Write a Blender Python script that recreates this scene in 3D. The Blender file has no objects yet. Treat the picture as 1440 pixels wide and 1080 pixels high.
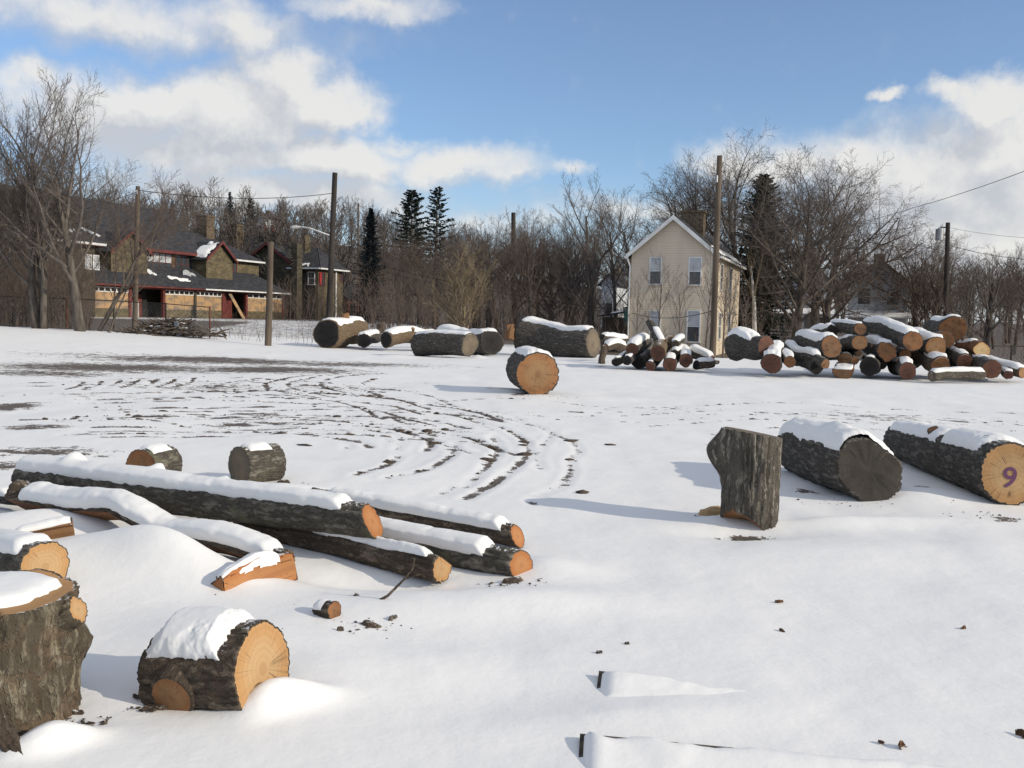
import bpy, math, random
import numpy as np
from mathutils import Vector, Matrix
R = math.radians
SC = bpy.context.scene
COL = SC.collection

# ------------------------------------------------------------------ camera
F = 1326.0                       # focal length in photo pixels (1440 wide)
EYE = 1.5
PITCH = math.atan(95 / F)
ROLL = R(1.3)
fwd = Vector((0, math.cos(PITCH), -math.sin(PITCH)))
up0 = Vector((0, math.sin(PITCH), math.cos(PITCH)))
rt0 = Vector((1, 0, 0))
RT = rt0 * math.cos(ROLL) + up0 * math.sin(ROLL)
UP = -rt0 * math.sin(ROLL) + up0 * math.cos(ROLL)
CAM = Vector((0, 0, EYE))
cam = bpy.data.cameras.new('camera')
camo = bpy.data.objects.new('camera', cam)
COL.objects.link(camo)
cam.sensor_fit = 'HORIZONTAL'
cam.sensor_width = 36
cam.lens = 36 * F / 1440
cam.clip_start = 0.05
cam.clip_end = 3000
M3 = Matrix((RT, UP, -fwd)).transposed()
camo.matrix_world = Matrix.Translation(CAM) @ M3.to_4x4()
SC.camera = camo

# ------------------------------------------------------------------ light
SUN_DIR = Vector((0.92, -0.39, 0.0)).normalized() * math.cos(R(24)) + Vector((0, 0, math.sin(R(24))))
sun = bpy.data.lights.new('sun', 'SUN')
sun.energy = 3.3
sun.angle = R(0.55)
sun.color = (1.0, 0.90, 0.74)
suno = bpy.data.objects.new('sun', sun)
COL.objects.link(suno)
suno.rotation_euler = SUN_DIR.to_track_quat('Z', 'Y').to_euler()
suno.location = (30, -20, 30)
SC.view_settings.view_transform = 'Standard'
SC.view_settings.look = 'None'
SC.view_settings.gamma = 1
SC.view_settings.use_curve_mapping = False
SC.view_settings.exposure = 0.0
SC.render.engine = 'CYCLES'
SC.cycles.max_bounces = 6
SC.cycles.diffuse_bounces = 3
SC.cycles.use_denoising = True
SC.cycles.use_adaptive_sampling = True


class NT:
    """tiny node builder"""
    def __init__(self, tree):
        self.t = tree

    def n(self, typ, _out=0, **kw):
        nd = self.t.nodes.new(typ)
        ins = kw.pop('ins', {})
        for k, v in kw.items():
            setattr(nd, k, v)
        for k, v in ins.items():
            s = nd.inputs[k]
            if isinstance(v, bpy.types.NodeSocket):
                self.t.links.new(v, s)
            else:
                s.default_value = v
        return nd

    def m(self, op, a, b=0.0, c=0.0, clamp=False):
        return self.n('ShaderNodeMath', operation=op, use_clamp=clamp, ins={0: a, 1: b, 2: c}).outputs[0]

    def vm(self, op, a, b=(0, 0, 0), out=0):
        nd = self.n('ShaderNodeVectorMath', operation=op, ins={0: a, 1: b})
        return nd.outputs[out]

    def ss(self, v, lo, hi, a=0.0, b=1.0):
        return self.n('ShaderNodeMapRange', interpolation_type='SMOOTHSTEP',
                      ins={'Value': v, 'From Min': lo, 'From Max': hi, 'To Min': a, 'To Max': b}).outputs[0]

    def noise(self, vec, scale, detail=4, rough=0.55, dist=0.0, col=False):
        nd = self.n('ShaderNodeTexNoise', ins={'Vector': vec, 'Scale': scale, 'Detail': detail,
                                              'Roughness': rough, 'Distortion': dist})
        return nd.outputs['Color' if col else 0]

    def mix(self, f, a, b, blend='MIX'):
        nd = self.n('ShaderNodeMix', data_type='RGBA', blend_type=blend)
        for k, v in ((0, f), (6, a), (7, b)):
            s = nd.inputs[k]
            if isinstance(v, bpy.types.NodeSocket):
                self.t.links.new(v, s)
            else:
                s.default_value = (v + (1,)) if isinstance(v, tuple) and len(v) == 3 else v
        return nd.outputs[2]

    def ramp(self, f, stops):
        nd = self.n('ShaderNodeValToRGB', ins={0: f})
        e = nd.color_ramp.elements
        while len(e) < len(stops):
            e.new(0.5)
        for el, (p, c) in zip(e, stops):
            el.position = p
            el.color = tuple(c) + (1,)
        return nd.outputs[0]


def ray(px, py):
    return RT * ((px - 720) / F) - UP * ((py - 540) / F) + fwd


# ------------------------------------------------------------------ sky with cumulus
SC.world = bpy.data.worlds.new('World')
SC.world.use_nodes = True
wt = SC.world.node_tree
wt.nodes.clear()
W = NT(wt)
tc = W.n('ShaderNodeTexCoord').outputs['Generated']
dirn = W.vm('NORMALIZE', tc)
sky = W.n('ShaderNodeTexSky', sky_type='NISHITA', sun_disc=False, sun_elevation=R(24),
          sun_rotation=math.atan2(SUN_DIR.x, SUN_DIR.y), altitude=250, air_density=1.0, dust_density=0.25, ozone_density=4.5)
sx = W.n('ShaderNodeSeparateXYZ', ins={0: dirn})
az = W.m('ARCTAN2', sx.outputs[0], sx.outputs[1])
el = W.m('ARCSINE', sx.outputs[2])
BLOBS = [  # photo px, py, rx, ry, weight
    (220, 150, 120, 52, 1), (330, 165, 150, 62, 1), (400, 118, 78, 56, 1), (455, 155, 82, 45, 1), (505, 160, 36, 28, .8),
    (300, 215, 190, 45, .85), (450, 225, 112, 40, 1), (520, 240, 55, 42, 1), (330, 268, 230, 40, .8), (470, 285, 170, 40, .75),
    (120, 170, 110, 60, .8),
    (130, 14, 360, 46, .62), (345, 45, 66, 50, .75), (520, 6, 130, 26, .6), (640, 236, 130, 30, .72), (700, 250, 90, 20, .5), (800, 246, 45, 14, .6),
    (1400, 150, 60, 40, 1), (1340, 134, 36, 20, .8), (1420, 215, 110, 75, 1), (1330, 265, 230, 85, 1), (1205, 235, 56, 40, .85), (1040, 225, 80, 34, .7),
    (1250, 144, 24, 11, .75), (1390, 340, 260, 80, .95), (1100, 240, 110, 35, .75), (930, 300, 260, 26, .5), (640, 310, 260, 26, .45),
    (60, 120, 60, 30, .6), (560, 205, 60, 16, .5),
]


def field_group():
    g = bpy.data.node_groups.new('cumulus_field', 'ShaderNodeTree')
    g.interface.new_socket('P', in_out='INPUT', socket_type='NodeSocketVector')
    g.interface.new_socket('D', in_out='OUTPUT', socket_type='NodeSocketFloat')
    T = NT(g)
    p = T.n('NodeGroupInput').outputs[0]
    acc = None
    for (px, py, rx, ry, w) in BLOBS:
        d = ray(px, py).normalized()
        a, e = math.atan2(d.x, d.y), math.asin(d.z)
        q = T.vm('SUBTRACT', p, (a, e, 0))
        q = T.vm('MULTIPLY', q, (F / rx, F / ry, 0))
        ln = T.vm('LENGTH', q, out=1)
        v = T.m('MULTIPLY_ADD', ln, -w * 0.75, w)
        acc = v if acc is None else T.n('ShaderNodeMath', operation='SMOOTH_MAX', ins={0: acc, 1: v, 2: 0.12}).outputs[0]
    out = T.n('NodeGroupOutput')
    g.links.new(acc, out.inputs[0])
    return g


fg = field_group()
P = W.n('ShaderNodeCombineXYZ', ins={0: az, 1: el, 2: 0.0}).outputs[0]
warp = W.noise(dirn, 11, 7, 0.62, col=True)
warp = W.vm('SUBTRACT', warp, (0.5, 0.5, 0.5))
warp = W.vm('MULTIPLY', warp, (0.095, 0.075, 0))
Pw = W.vm('ADD', P, warp)


def field(vec):
    nd = wt.nodes.new('ShaderNodeGroup')
    nd.node_tree = fg
    wt.links.new(vec, nd.inputs[0])
    return nd.outputs[0]


fine = W.noise(dirn, 26, 6, 0.6)
fine2 = W.noise(W.vm('ADD', dirn, (0.010, 0.0, 0.014)), 26, 6, 0.6)
d0 = field(Pw)
d1 = field(W.vm('ADD', Pw, (0.020, 0.030, 0)))
# the rest of the sky carries the same broken cumulus
zc = W.m('MAXIMUM', sx.outputs[2], 0.0)
den = W.m('ADD', zc, 0.18)
flat = W.n('ShaderNodeCombineXYZ', ins={0: W.m('DIVIDE', sx.outputs[0], den), 1: W.m('DIVIDE', sx.outputs[1], den), 2: 0.0}).outputs[0]
gen = W.noise(flat, 1.1, 7, 0.6)
side = W.m('MAXIMUM', W.ss(W.m('ABSOLUTE', az), 0.55, 0.75), W.ss(el, 0.36, 0.5))
gen = W.m('MULTIPLY', W.m('SUBTRACT', W.m('MULTIPLY', gen, 2.6), 1.0), side)
dd = W.m('MAXIMUM', d0, gen)
dens = W.m('ADD', dd, W.m('MULTIPLY', W.m('SUBTRACT', fine, 0.5), 0.55))
mask = W.m('MULTIPLY', W.ss(dens, 0.04, 0.64), 0.93)
lit = W.m('ADD', W.m('MULTIPLY', W.m('SUBTRACT', d0, d1), 1.9), W.m('MULTIPLY', W.m('SUBTRACT', fine, fine2), 1.6))
lit = W.m('ADD', lit, 0.38, clamp=True)
ccol = W.mix(lit, (3.8, 3.9, 4.15), (5.6, 5.5, 5.3))
skyb = W.mix(0.10, sky.outputs[0], (3.8, 3.8, 4.3))
skyc = W.mix(W.ss(el, -0.02, 0.16, 0.75, 0.0), skyb, (3.7, 4.0, 4.5))
hz = W.mix(mask, skyc, ccol)
bg = W.n('ShaderNodeBackground', ins={'Color': hz, 'Strength': 0.15})
wo = W.n('ShaderNodeOutputWorld')
wt.links.new(bg.outputs[0], wo.inputs[0])
SC.world.cycles.sampling_method = 'MANUAL'
SC.world.cycles.sample_map_resolution = 256


# ------------------------------------------------------------------ numpy noise
def _hash(ix, iy, iz, seed):
    h = (ix.astype(np.int64) * 374761393 + iy.astype(np.int64) * 668265263 + iz.astype(np.int64) * 2147483647 + seed * 974711) & 0xFFFFFFFF
    h = ((h ^ (h >> 13)) * 1274126177) & 0xFFFFFFFF
    h = ((h ^ (h >> 16)) * 2246822519) & 0xFFFFFFFF
    return ((h ^ (h >> 15)) & 0xFFFFFF) / float(0xFFFFFF)


def vnoise(x, y, z=0.0, seed=0):
    x, y, z = np.broadcast_arrays(np.asarray(x, float), np.asarray(y, float), np.asarray(z, float))
    ix, iy, iz = np.floor(x), np.floor(y), np.floor(z)
    fx, fy, fz = x - ix, y - iy, z - iz
    fx, fy, fz = [f * f * f * (f * (f * 6 - 15) + 10) for f in (fx, fy, fz)]
    v = 0
    for a in (0, 1):
        for b in (0, 1):
            for c in (0, 1):
                w = (fx if a else 1 - fx) * (fy if b else 1 - fy) * (fz if c else 1 - fz)
                v = v + w * _hash(ix + a, iy + b, iz + c, seed)
    return v


def fbm(x, y, z=0.0, oct=4, seed=0, gain=0.5):
    v, a, s = 0, 1.0, 0
    for i in range(oct):
        v = v + a * vnoise(np.asarray(x) * 2 ** i, np.asarray(y) * 2 ** i, np.asarray(z) * 2 ** i, seed + i * 17)
        s += a
        a *= gain
    return v / s          # 0..1


def sstep(v, a, b):
    t = np.clip((np.asarray(v, float) - a) / (b - a), 0, 1)
    return t * t * (3 - 2 * t)


# ------------------------------------------------------------------ terrain
BUMPS = []     # (x, y, sx, sy, rotation, height) drifts and hollows


def H0(x, y):
    """large shape of the ground"""
    x = np.asarray(x, float)
    y = np.asarray(y, float)
    left = sstep(-x, 5, 22)
    h = 0.62 * left * sstep(y, 22, 37)                        # rise at the left edge of the lot
    h = h - 0.28 * left * sstep(y, 39, 46) * (1 - sstep(y, 50, 66))
    h = h + 0.75 * sstep(y, 45, 72) * sstep(-x, -2, 14) * (1 - 0.83 * left)
    h = h - 0.5 * sstep(x, 0, 5) * sstep(y, 37, 52) * (1 - sstep(y, 70, 95))
    az = np.arctan2(x, np.maximum(y, 1))
    d = np.hypot(x, y)
    ridge = 21 - 9 * sstep(az, -0.22, 0.0) - 9.5 * sstep(az, 0.02, 0.28)
    h = h + ridge * sstep(d, 105, 290) * sstep(y, 20, 90)
    return h


def H(x, y):
    x = np.asarray(x, float)
    y = np.asarray(y, float)
    h = H0(x, y)
    near = 1 - sstep(y, 30, 60)
    h = h + near * 0.07 * (fbm(x * .55, y * .4, 0, 3, 5) - .5) + 0.02 * near * (fbm(x * 2.1 + 9, y * 1.2, 0, 2, 8) - .5)
    for (bx, by, sx_, sy_, ro, hh) in BUMPS:
        c, s = math.cos(ro), math.sin(ro)
        dx, dy = x - bx, y - by
        u, v = (dx * c + dy * s) / sx_, (-dx * s + dy * c) / sy_
        h = h + hh * np.exp(-(u * u + v * v))
    return h


def h1(x, y):
    return float(H(np.array([x]), np.array([y]))[0])


def at(px, py, Y):
    d = ray(px, py)
    return CAM + d * (Y / d.y)


def G(px, py, base=True):
    """ground point seen at a photo pixel"""
    d = ray(px, py)
    t = 1.0
    z = 0.0
    for _ in range(12):
        if d.z >= -1e-4:
            t = 300
            break
        t = (z - CAM.z) / d.z
        p = CAM + d * t
        z = float(H0(np.array([p.x]), np.array([p.y]))[0])
    p = CAM + d * t
    return p


# ------------------------------------------------------------------ object helpers
def tag(o, label=None, cat=None, group=None, kind=None):
    if label:
        o['label'] = label
    if cat:
        o['category'] = cat
    if group:
        o['group'] = group
    if kind:
        o['kind'] = kind
    return o


def empty(name, loc=(0, 0, 0), rot=None, label=None, cat=None, group=None):
    o = bpy.data.objects.new(name, None)
    COL.objects.link(o)
    o.empty_display_size = 0.2
    if rot is not None:
        o.matrix_world = Matrix.Translation(Vector(loc)) @ rot.to_4x4()
    else:
        o.location = loc
    return tag(o, label, cat, group)


def link(name, me, mat=None, parent=None):
    o = bpy.data.objects.new(name, me)
    COL.objects.link(o)
    if mat is not None and not me.materials:
        me.materials.append(mat)
    if parent is not None:
        o.parent = parent
    return o


def mesh_np(name, V, Fq=None, Ft=None, smooth=True, attrs=None):
    """mesh from arrays: V (n,3), quads and/or triangles"""
    me = bpy.data.meshes.new(name)
    V = np.asarray(V, np.float32)
    Fq = np.zeros((0, 4), np.int32) if Fq is None else np.asarray(Fq, np.int32).reshape(-1, 4)
    Ft = np.zeros((0, 3), np.int32) if Ft is None else np.asarray(Ft, np.int32).reshape(-1, 3)
    nl = Fq.size + Ft.size
    me.vertices.add(len(V))
    me.vertices.foreach_set('co', V.ravel())
    me.loops.add(nl)
    me.loops.foreach_set('vertex_index', np.concatenate([Fq.ravel(), Ft.ravel()]))
    npoly = len(Fq) + len(Ft)
    me.polygons.add(npoly)
    st = np.concatenate([np.arange(len(Fq)) * 4, Fq.size + np.arange(len(Ft)) * 3]).astype(np.int32)
    me.polygons.foreach_set('loop_start', st)
    if smooth:
        me.polygons.foreach_set('use_smooth', np.ones(npoly, bool))
    for k, v in (attrs or {}).items():
        a = me.attributes.new(k, 'FLOAT', 'POINT')
        a.data.foreach_set('value', np.asarray(v, np.float32).ravel())
    me.update(calc_edges=True)
    me.validate()
    return me


class MB:
    """collects boxes, bars and polygons for ONE mesh"""
    def __init__(self):
        self.v = []
        self.f = []

    def poly(self, pts):
        n = len(self.v)
        self.v += [tuple(p) for p in pts]
        self.f.append(list(range(n, n + len(pts))))
        return self

    def box(self, x0, x1, y0, y1, z0, z1):
        n = len(self.v)
        self.v += [(x, y, z) for z in (z0, z1) for y in (y0, y1) for x in (x0, x1)]
        self.f += [[n + i for i in q] for q in ((0, 2, 3, 1), (4, 5, 7, 6), (0, 1, 5, 4), (2, 6, 7, 3), (0, 4, 6, 2), (1, 3, 7, 5))]
        return self

    def slab(self, pts, t):
        """polygon thickened along its normal by t"""
        p = [Vector(q) for q in pts]
        nrm = (p[1] - p[0]).cross(p[2] - p[0]).normalized() * t
        n = len(self.v)
        k = len(p)
        self.v += [tuple(q) for q in p] + [tuple(q + nrm) for q in p]
        self.f.append([n + i for i in reversed(range(k))])
        self.f.append([n + k + i for i in range(k)])
        for i in range(k):
            j = (i + 1) % k
            self.f.append([n + i, n + j, n + k + j, n + k + i])
        return self

    def bar(self, a, b, r, sides=6, r2=None):
        a, b = Vector(a), Vector(b)
        r2 = r if r2 is None else r2
        d = (b - a).normalized()
        u = d.orthogonal().normalized()
        w = d.cross(u)
        n = len(self.v)
        for (c, rr) in ((a, r), (b, r2)):
            for i in range(sides):
                t = 2 * math.pi * i / sides
                self.v.append(tuple(c + u * (math.cos(t) * rr) + w * (math.sin(t) * rr)))
        for i in range(sides):
            j = (i + 1) % sides
            self.f.append([n + i, n + j, n + sides + j, n + sides + i])
        self.f.append([n + i for i in reversed(range(sides))])
        self.f.append([n + sides + i for i in range(sides)])
        return self

    def mesh(self, name):
        me = bpy.data.meshes.new(name)
        me.from_pydata(self.v, [], self.f)
        me.update()
        return me

    def build(self, name, mat, parent=None):
        return link(name, self.mesh(name), mat, parent)


# ------------------------------------------------------------------ materials
def newmat(name):
    m = bpy.data.materials.new(name)
    m.use_nodes = True
    t = m.node_tree
    t.nodes.clear()
    T = NT(t)
    b = T.n('ShaderNodeBsdfPrincipled')
    o = T.n('ShaderNodeOutputMaterial')
    t.links.new(b.outputs[0], o.inputs[0])
    b.inputs['Roughness'].default_value = 0.8
    b.inputs['Specular IOR Level'].default_value = 0.3
    return m, T, b


def setin(T, b, k, v):
    if isinstance(v, bpy.types.NodeSocket):
        T.t.links.new(v, b.inputs[k])
    else:
        b.inputs[k].default_value = v if not (isinstance(v, tuple) and len(v) == 3) else v + (1,)


def bump(T, b, h, strength=0.3, dist=0.02):
    nd = T.n('ShaderNodeBump', ins={'Height': h, 'Strength': strength, 'Distance': dist})
    T.t.links.new(nd.outputs[0], b.inputs['Normal'])


def m_snow(name='snow'):
    m, T, b = newmat(name)
    ob = T.n('ShaderNodeNewGeometry').outputs['Position']
    n1 = T.noise(ob, 45, 3)
    n2 = T.noise(ob, 7, 4)
    c = T.mix(T.noise(ob, 3, 3), (0.82, 0.815, 0.80), (0.875, 0.865, 0.84))
    setin(T, b, 'Base Color', c)
    b.inputs['Roughness'].default_value = 0.65
    bump(T, b, T.m('ADD', T.m('MULTIPLY', n1, 0.25), n2), 0.35, 0.012)
    return m


def m_noise(name, c1, c2, scale=3.0, rough=0.85, bs=0.3, bd=0.01, stretch=(1, 1, 1), detail=5):
    """two-tone mottled surface in object space"""
    m, T, b = newmat(name)
    ob = T.n('ShaderNodeTexCoord').outputs['Object']
    ob = T.vm('MULTIPLY', ob, stretch)
    n = T.noise(ob, scale, detail)
    setin(T, b, 'Base Color', T.mix(T.ss(n, 0.32, 0.68), c1, c2))
    b.inputs['Roughness'].default_value = rough
    if bs:
        bump(T, b, n, bs, bd)
    return m


def m_bark(name, dark, mid, light, scale=1.0, moss=None, fur=0.6, plates=0.22, flake=0.0, red=None, dust=True):
    """fractal furrowed bark; ridges run along the log (object z)"""
    m, T, b = newmat(name)
    ob = T.n('ShaderNodeTexCoord').outputs['Object']
    rnd = T.n('ShaderNodeObjectInfo').outputs['Random']
    ob = T.vm('ADD', ob, T.n('ShaderNodeCombineXYZ', ins={0: T.m('MULTIPLY', rnd, 7.0), 1: 0.0, 2: T.m('MULTIPLY', rnd, 13.0)}).outputs[0])
    wob = T.vm('ADD', ob, T.vm('MULTIPLY', T.vm('SUBTRACT', T.noise(ob, 7 * scale, 4, .6, col=True), (.5, .5, .5)), (.10, .10, .16)))
    st = T.vm('MULTIPLY', wob, (1, 1, plates))
    n1 = T.noise(st, 17 * scale, 5, .62)
    rid = T.m('SUBTRACT', 1.0, T.m('MULTIPLY', T.m('ABSOLUTE', T.m('SUBTRACT', n1, .5)), 5.0))      # dark creases on the 0.5 contour
    crease = T.ss(rid, .25, .95)
    n2 = T.noise(T.vm('MULTIPLY', ob, (1, 1, .45)), 60 * scale, 5, .7)
    n3 = T.noise(ob, 11 * scale, 6, .68)
    h = T.m('SUBTRACT', T.m('ADD', T.m('MULTIPLY', n1, .7), T.m('MULTIPLY', n2, .45)), T.m('MULTIPLY', crease, fur * .55))
    c = T.ramp(T.m('ADD', T.m('MULTIPLY', n2, .55), T.m('MULTIPLY', n3, .5)), [(0.30, tuple(x * .75 for x in mid)), (0.5, mid), (0.70, light)])
    c = T.mix(T.m('MULTIPLY', crease, .78), c, dark)
    if flake:
        fl = T.ss(n3, .50, .56, 0, flake)
        c = T.mix(fl, c, red or tuple(x * .5 for x in mid))
        h = T.m('SUBTRACT', h, T.m('MULTIPLY', fl, .35))
    if moss:
        c = T.mix(T.ss(T.noise(ob, 4.3, 5, .65), .53, .66, 0, .65), c, moss)
    if dust:
        nz = T.n('ShaderNodeSeparateXYZ', ins={0: T.n('ShaderNodeNewGeometry').outputs['Normal']}).outputs[2]
        dv = T.m('ADD', nz, T.m('MULTIPLY', T.m('SUBTRACT', T.noise(ob, 34, 5, .7), .5), 1.5))
        c = T.mix(T.ss(dv, .98, 1.10, 0, .95), c, (.84, .845, .84))
    setin(T, b, 'Base Color', c)
    b.inputs['Roughness'].default_value = 0.95
    bump(T, b, h, 1.0, 0.022)
    return m


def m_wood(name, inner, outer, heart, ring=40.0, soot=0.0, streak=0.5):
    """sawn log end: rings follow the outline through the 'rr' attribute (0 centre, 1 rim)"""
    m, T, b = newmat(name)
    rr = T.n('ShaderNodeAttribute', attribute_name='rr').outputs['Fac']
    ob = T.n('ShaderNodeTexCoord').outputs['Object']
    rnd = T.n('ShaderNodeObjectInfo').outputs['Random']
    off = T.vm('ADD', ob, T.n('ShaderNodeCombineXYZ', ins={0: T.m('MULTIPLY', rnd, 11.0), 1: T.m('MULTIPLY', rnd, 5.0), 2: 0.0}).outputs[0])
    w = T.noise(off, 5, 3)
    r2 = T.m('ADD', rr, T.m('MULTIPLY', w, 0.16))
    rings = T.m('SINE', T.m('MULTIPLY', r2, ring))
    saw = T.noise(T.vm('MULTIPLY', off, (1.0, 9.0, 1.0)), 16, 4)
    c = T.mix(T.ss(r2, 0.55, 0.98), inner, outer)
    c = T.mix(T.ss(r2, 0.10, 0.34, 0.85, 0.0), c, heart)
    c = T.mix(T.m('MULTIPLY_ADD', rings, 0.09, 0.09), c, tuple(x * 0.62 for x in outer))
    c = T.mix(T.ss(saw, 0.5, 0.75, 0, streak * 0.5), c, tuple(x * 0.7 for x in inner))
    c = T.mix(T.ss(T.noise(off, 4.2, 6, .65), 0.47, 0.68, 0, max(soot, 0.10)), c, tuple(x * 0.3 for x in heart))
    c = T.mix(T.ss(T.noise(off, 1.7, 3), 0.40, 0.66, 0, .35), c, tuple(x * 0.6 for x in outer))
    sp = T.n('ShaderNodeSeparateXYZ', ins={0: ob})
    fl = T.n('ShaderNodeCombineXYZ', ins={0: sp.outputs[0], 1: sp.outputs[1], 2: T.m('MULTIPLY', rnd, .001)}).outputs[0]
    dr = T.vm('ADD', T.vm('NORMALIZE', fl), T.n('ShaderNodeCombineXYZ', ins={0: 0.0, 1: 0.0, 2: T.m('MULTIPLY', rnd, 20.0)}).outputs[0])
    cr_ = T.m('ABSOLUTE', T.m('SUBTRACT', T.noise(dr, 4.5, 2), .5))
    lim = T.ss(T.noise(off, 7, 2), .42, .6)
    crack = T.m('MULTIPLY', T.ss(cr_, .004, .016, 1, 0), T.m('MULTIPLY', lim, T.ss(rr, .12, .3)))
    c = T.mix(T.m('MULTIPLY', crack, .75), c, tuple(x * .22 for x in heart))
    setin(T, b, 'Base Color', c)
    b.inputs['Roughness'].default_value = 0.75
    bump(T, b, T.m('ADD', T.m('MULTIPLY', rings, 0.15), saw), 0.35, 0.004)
    return m


def m_plain(name, c, rough=0.6, metal=0.0, spec=0.3):
    m, T, b = newmat(name)
    ob = T.n('ShaderNodeTexCoord').outputs['Object']
    n = T.noise(ob, 2.5, 5)
    setin(T, b, 'Base Color', T.mix(T.ss(n, 0.3, 0.7), tuple(x * 0.82 for x in c), tuple(min(1, x * 1.1) for x in c)))
    b.inputs['Roughness'].default_value = rough
    b.inputs['Metallic'].default_value = metal
    b.inputs['Specular IOR Level'].default_value = spec
    return m


M = {}
M['snow'] = m_snow()
M['bark_dark'] = m_bark('bark_dark', (.028, .024, .020), (.125, .111, .095), (.26, .232, .198))
M['bark_grey'] = m_bark('bark_grey', (.036, .030, .023), (.165, .146, .118), (.32, .288, .235), moss=(.16, .15, .09))
M['bark_plated'] = m_bark('bark_plated', (.030, .020, .014), (.25, .215, .150), (.40, .36, .275), 0.75, plates=.24, flake=.5, red=(.145, .092, .055), fur=1.0)
M['bark_brown'] = m_bark('bark_brown', (.030, .021, .015), (.175, .134, .097), (.35, .30, .225), 1.0, plates=.24, flake=.45, red=(.10, .067, .047), fur=.9)
M['bark_furrow'] = m_bark('bark_furrow', (.042, .035, .028), (.26, .230, .188), (.44, .40, .335), 1.25, fur=1.0, plates=.10)
M['wood_fresh'] = m_wood('wood_fresh', (.49, .315, .155), (.46, .255, .105), (.40, .24, .11), streak=.3)
M['wood_orange'] = m_wood('wood_orange', (.44, .205, .08), (.40, .155, .05), (.33, .15, .06), streak=.3)
M['wood_tan'] = m_wood('wood_tan', (.35, .205, .10), (.36, .17, .07), (.22, .115, .052), soot=.4)
M['wood_pile'] = m_wood('wood_pile', (.23, .130, .068), (.25, .12, .055), (.17, .09, .045), soot=.75)
M['wood_brown'] = m_wood('wood_brown', (.25, .125, .055), (.28, .12, .048), (.14, .065, .034), soot=.6)
M['wood_red'] = m_wood('wood_red', (.12, .055, .035), (.15, .062, .038), (.07, .035, .024), soot=.5)
M['wood_grey'] = m_wood('wood_grey', (.20, .155, .105), (.15, .12, .085), (.17, .13, .095), soot=.35)
M['wood_dark'] = m_wood('wood_dark', (.042, .035, .028), (.055, .046, .036), (.055, .042, .032), soot=.5)
M['wood_black'] = m_wood('wood_black', (.016, .014, .013), (.026, .022, .02), (.010, .009, .008), soot=.6)  # near-black wood; on the leftmost row log it paints a shaded end
M['wood_pale'] = m_wood('wood_pale', (.62, .45, .24), (.60, .38, .17), (.50, .32, .15))
M['bare_wood'] = m_bark('bare_wood', (.10, .07, .045), (.20, .145, .09), (.30, .23, .15), 1.4, fur=.25, plates=.08)
M['soil'] = m_noise('soil', (.045, .033, .025), (.10, .075, .055), 30)


# ------------------------------------------------------------------ ground
def bump_at(px, py, sx_, sy_, ro, hh):
    g = G(px, py)
    BUMPS.append((g.x, g.y, sx_, sy_, R(ro), hh))


bump_at(404, 992, .17, .075, 24, .085)       # drift against the short log
bump_at(372, 1004, .09, .06, 30, .05)
bump_at(250, 985, .16, .10, 0, -.03)
bump_at(75, 1052, .13, .06, 35, .08)       # drift at the foot of the near stump

bump_at(110, 810, .75, .42, 10, .08)
bump_at(220, 806, .62, .22, -22, .11)
bump_at(60, 745, .5, .25, 0, .10)       # hump over the buried limb
bump_at(225, 800, .40, .18, -25, .09)
bump_at(60, 790, .45, .30, 0, .06)
bump_at(340, 900, .5, .25, -15, .05)
bump_at(690, 850, .9, .28, 10, .07)        # wind crest in front of the poles
bump_at(520, 815, .55, .13, -10, -.07)     # hollow under the poles
bump_at(770, 800, .22, .25, 0, .05)
bump_at(400, 700, .6, .20, 0, .10)
bump_at(1050, 748, .40, .18, 0, -.05)      # scour round the upright bolt
bump_at(1110, 728, .16, .22, 0, -.04)
bump_at(1180, 735, .8, .16, 5, .06)
bump_at(1290, 700, .45, .35, 0, .07)
bump_at(1180, 690, .28, .22, 0, -.03)
bump_at(1010, 730, .20, .10, 0, .035)
bump_at(1260, 780, 1.1, .4, 10, .04)
bump_at(560, 940, .8, .3, 12, .035)
bump_at(900, 1010, .55, .16, 10, .03)
bump_at(830, 560, .9, .5, 0, .05)
bump_at(688, 548, .5, .5, 0, .04)
bump_at(560, 502, .8, .5, 0, .10)
bump_at(672, 504, .25, .3, 0, .14)
bump_at(60, 740, .6, .3, 0, .04)

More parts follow.
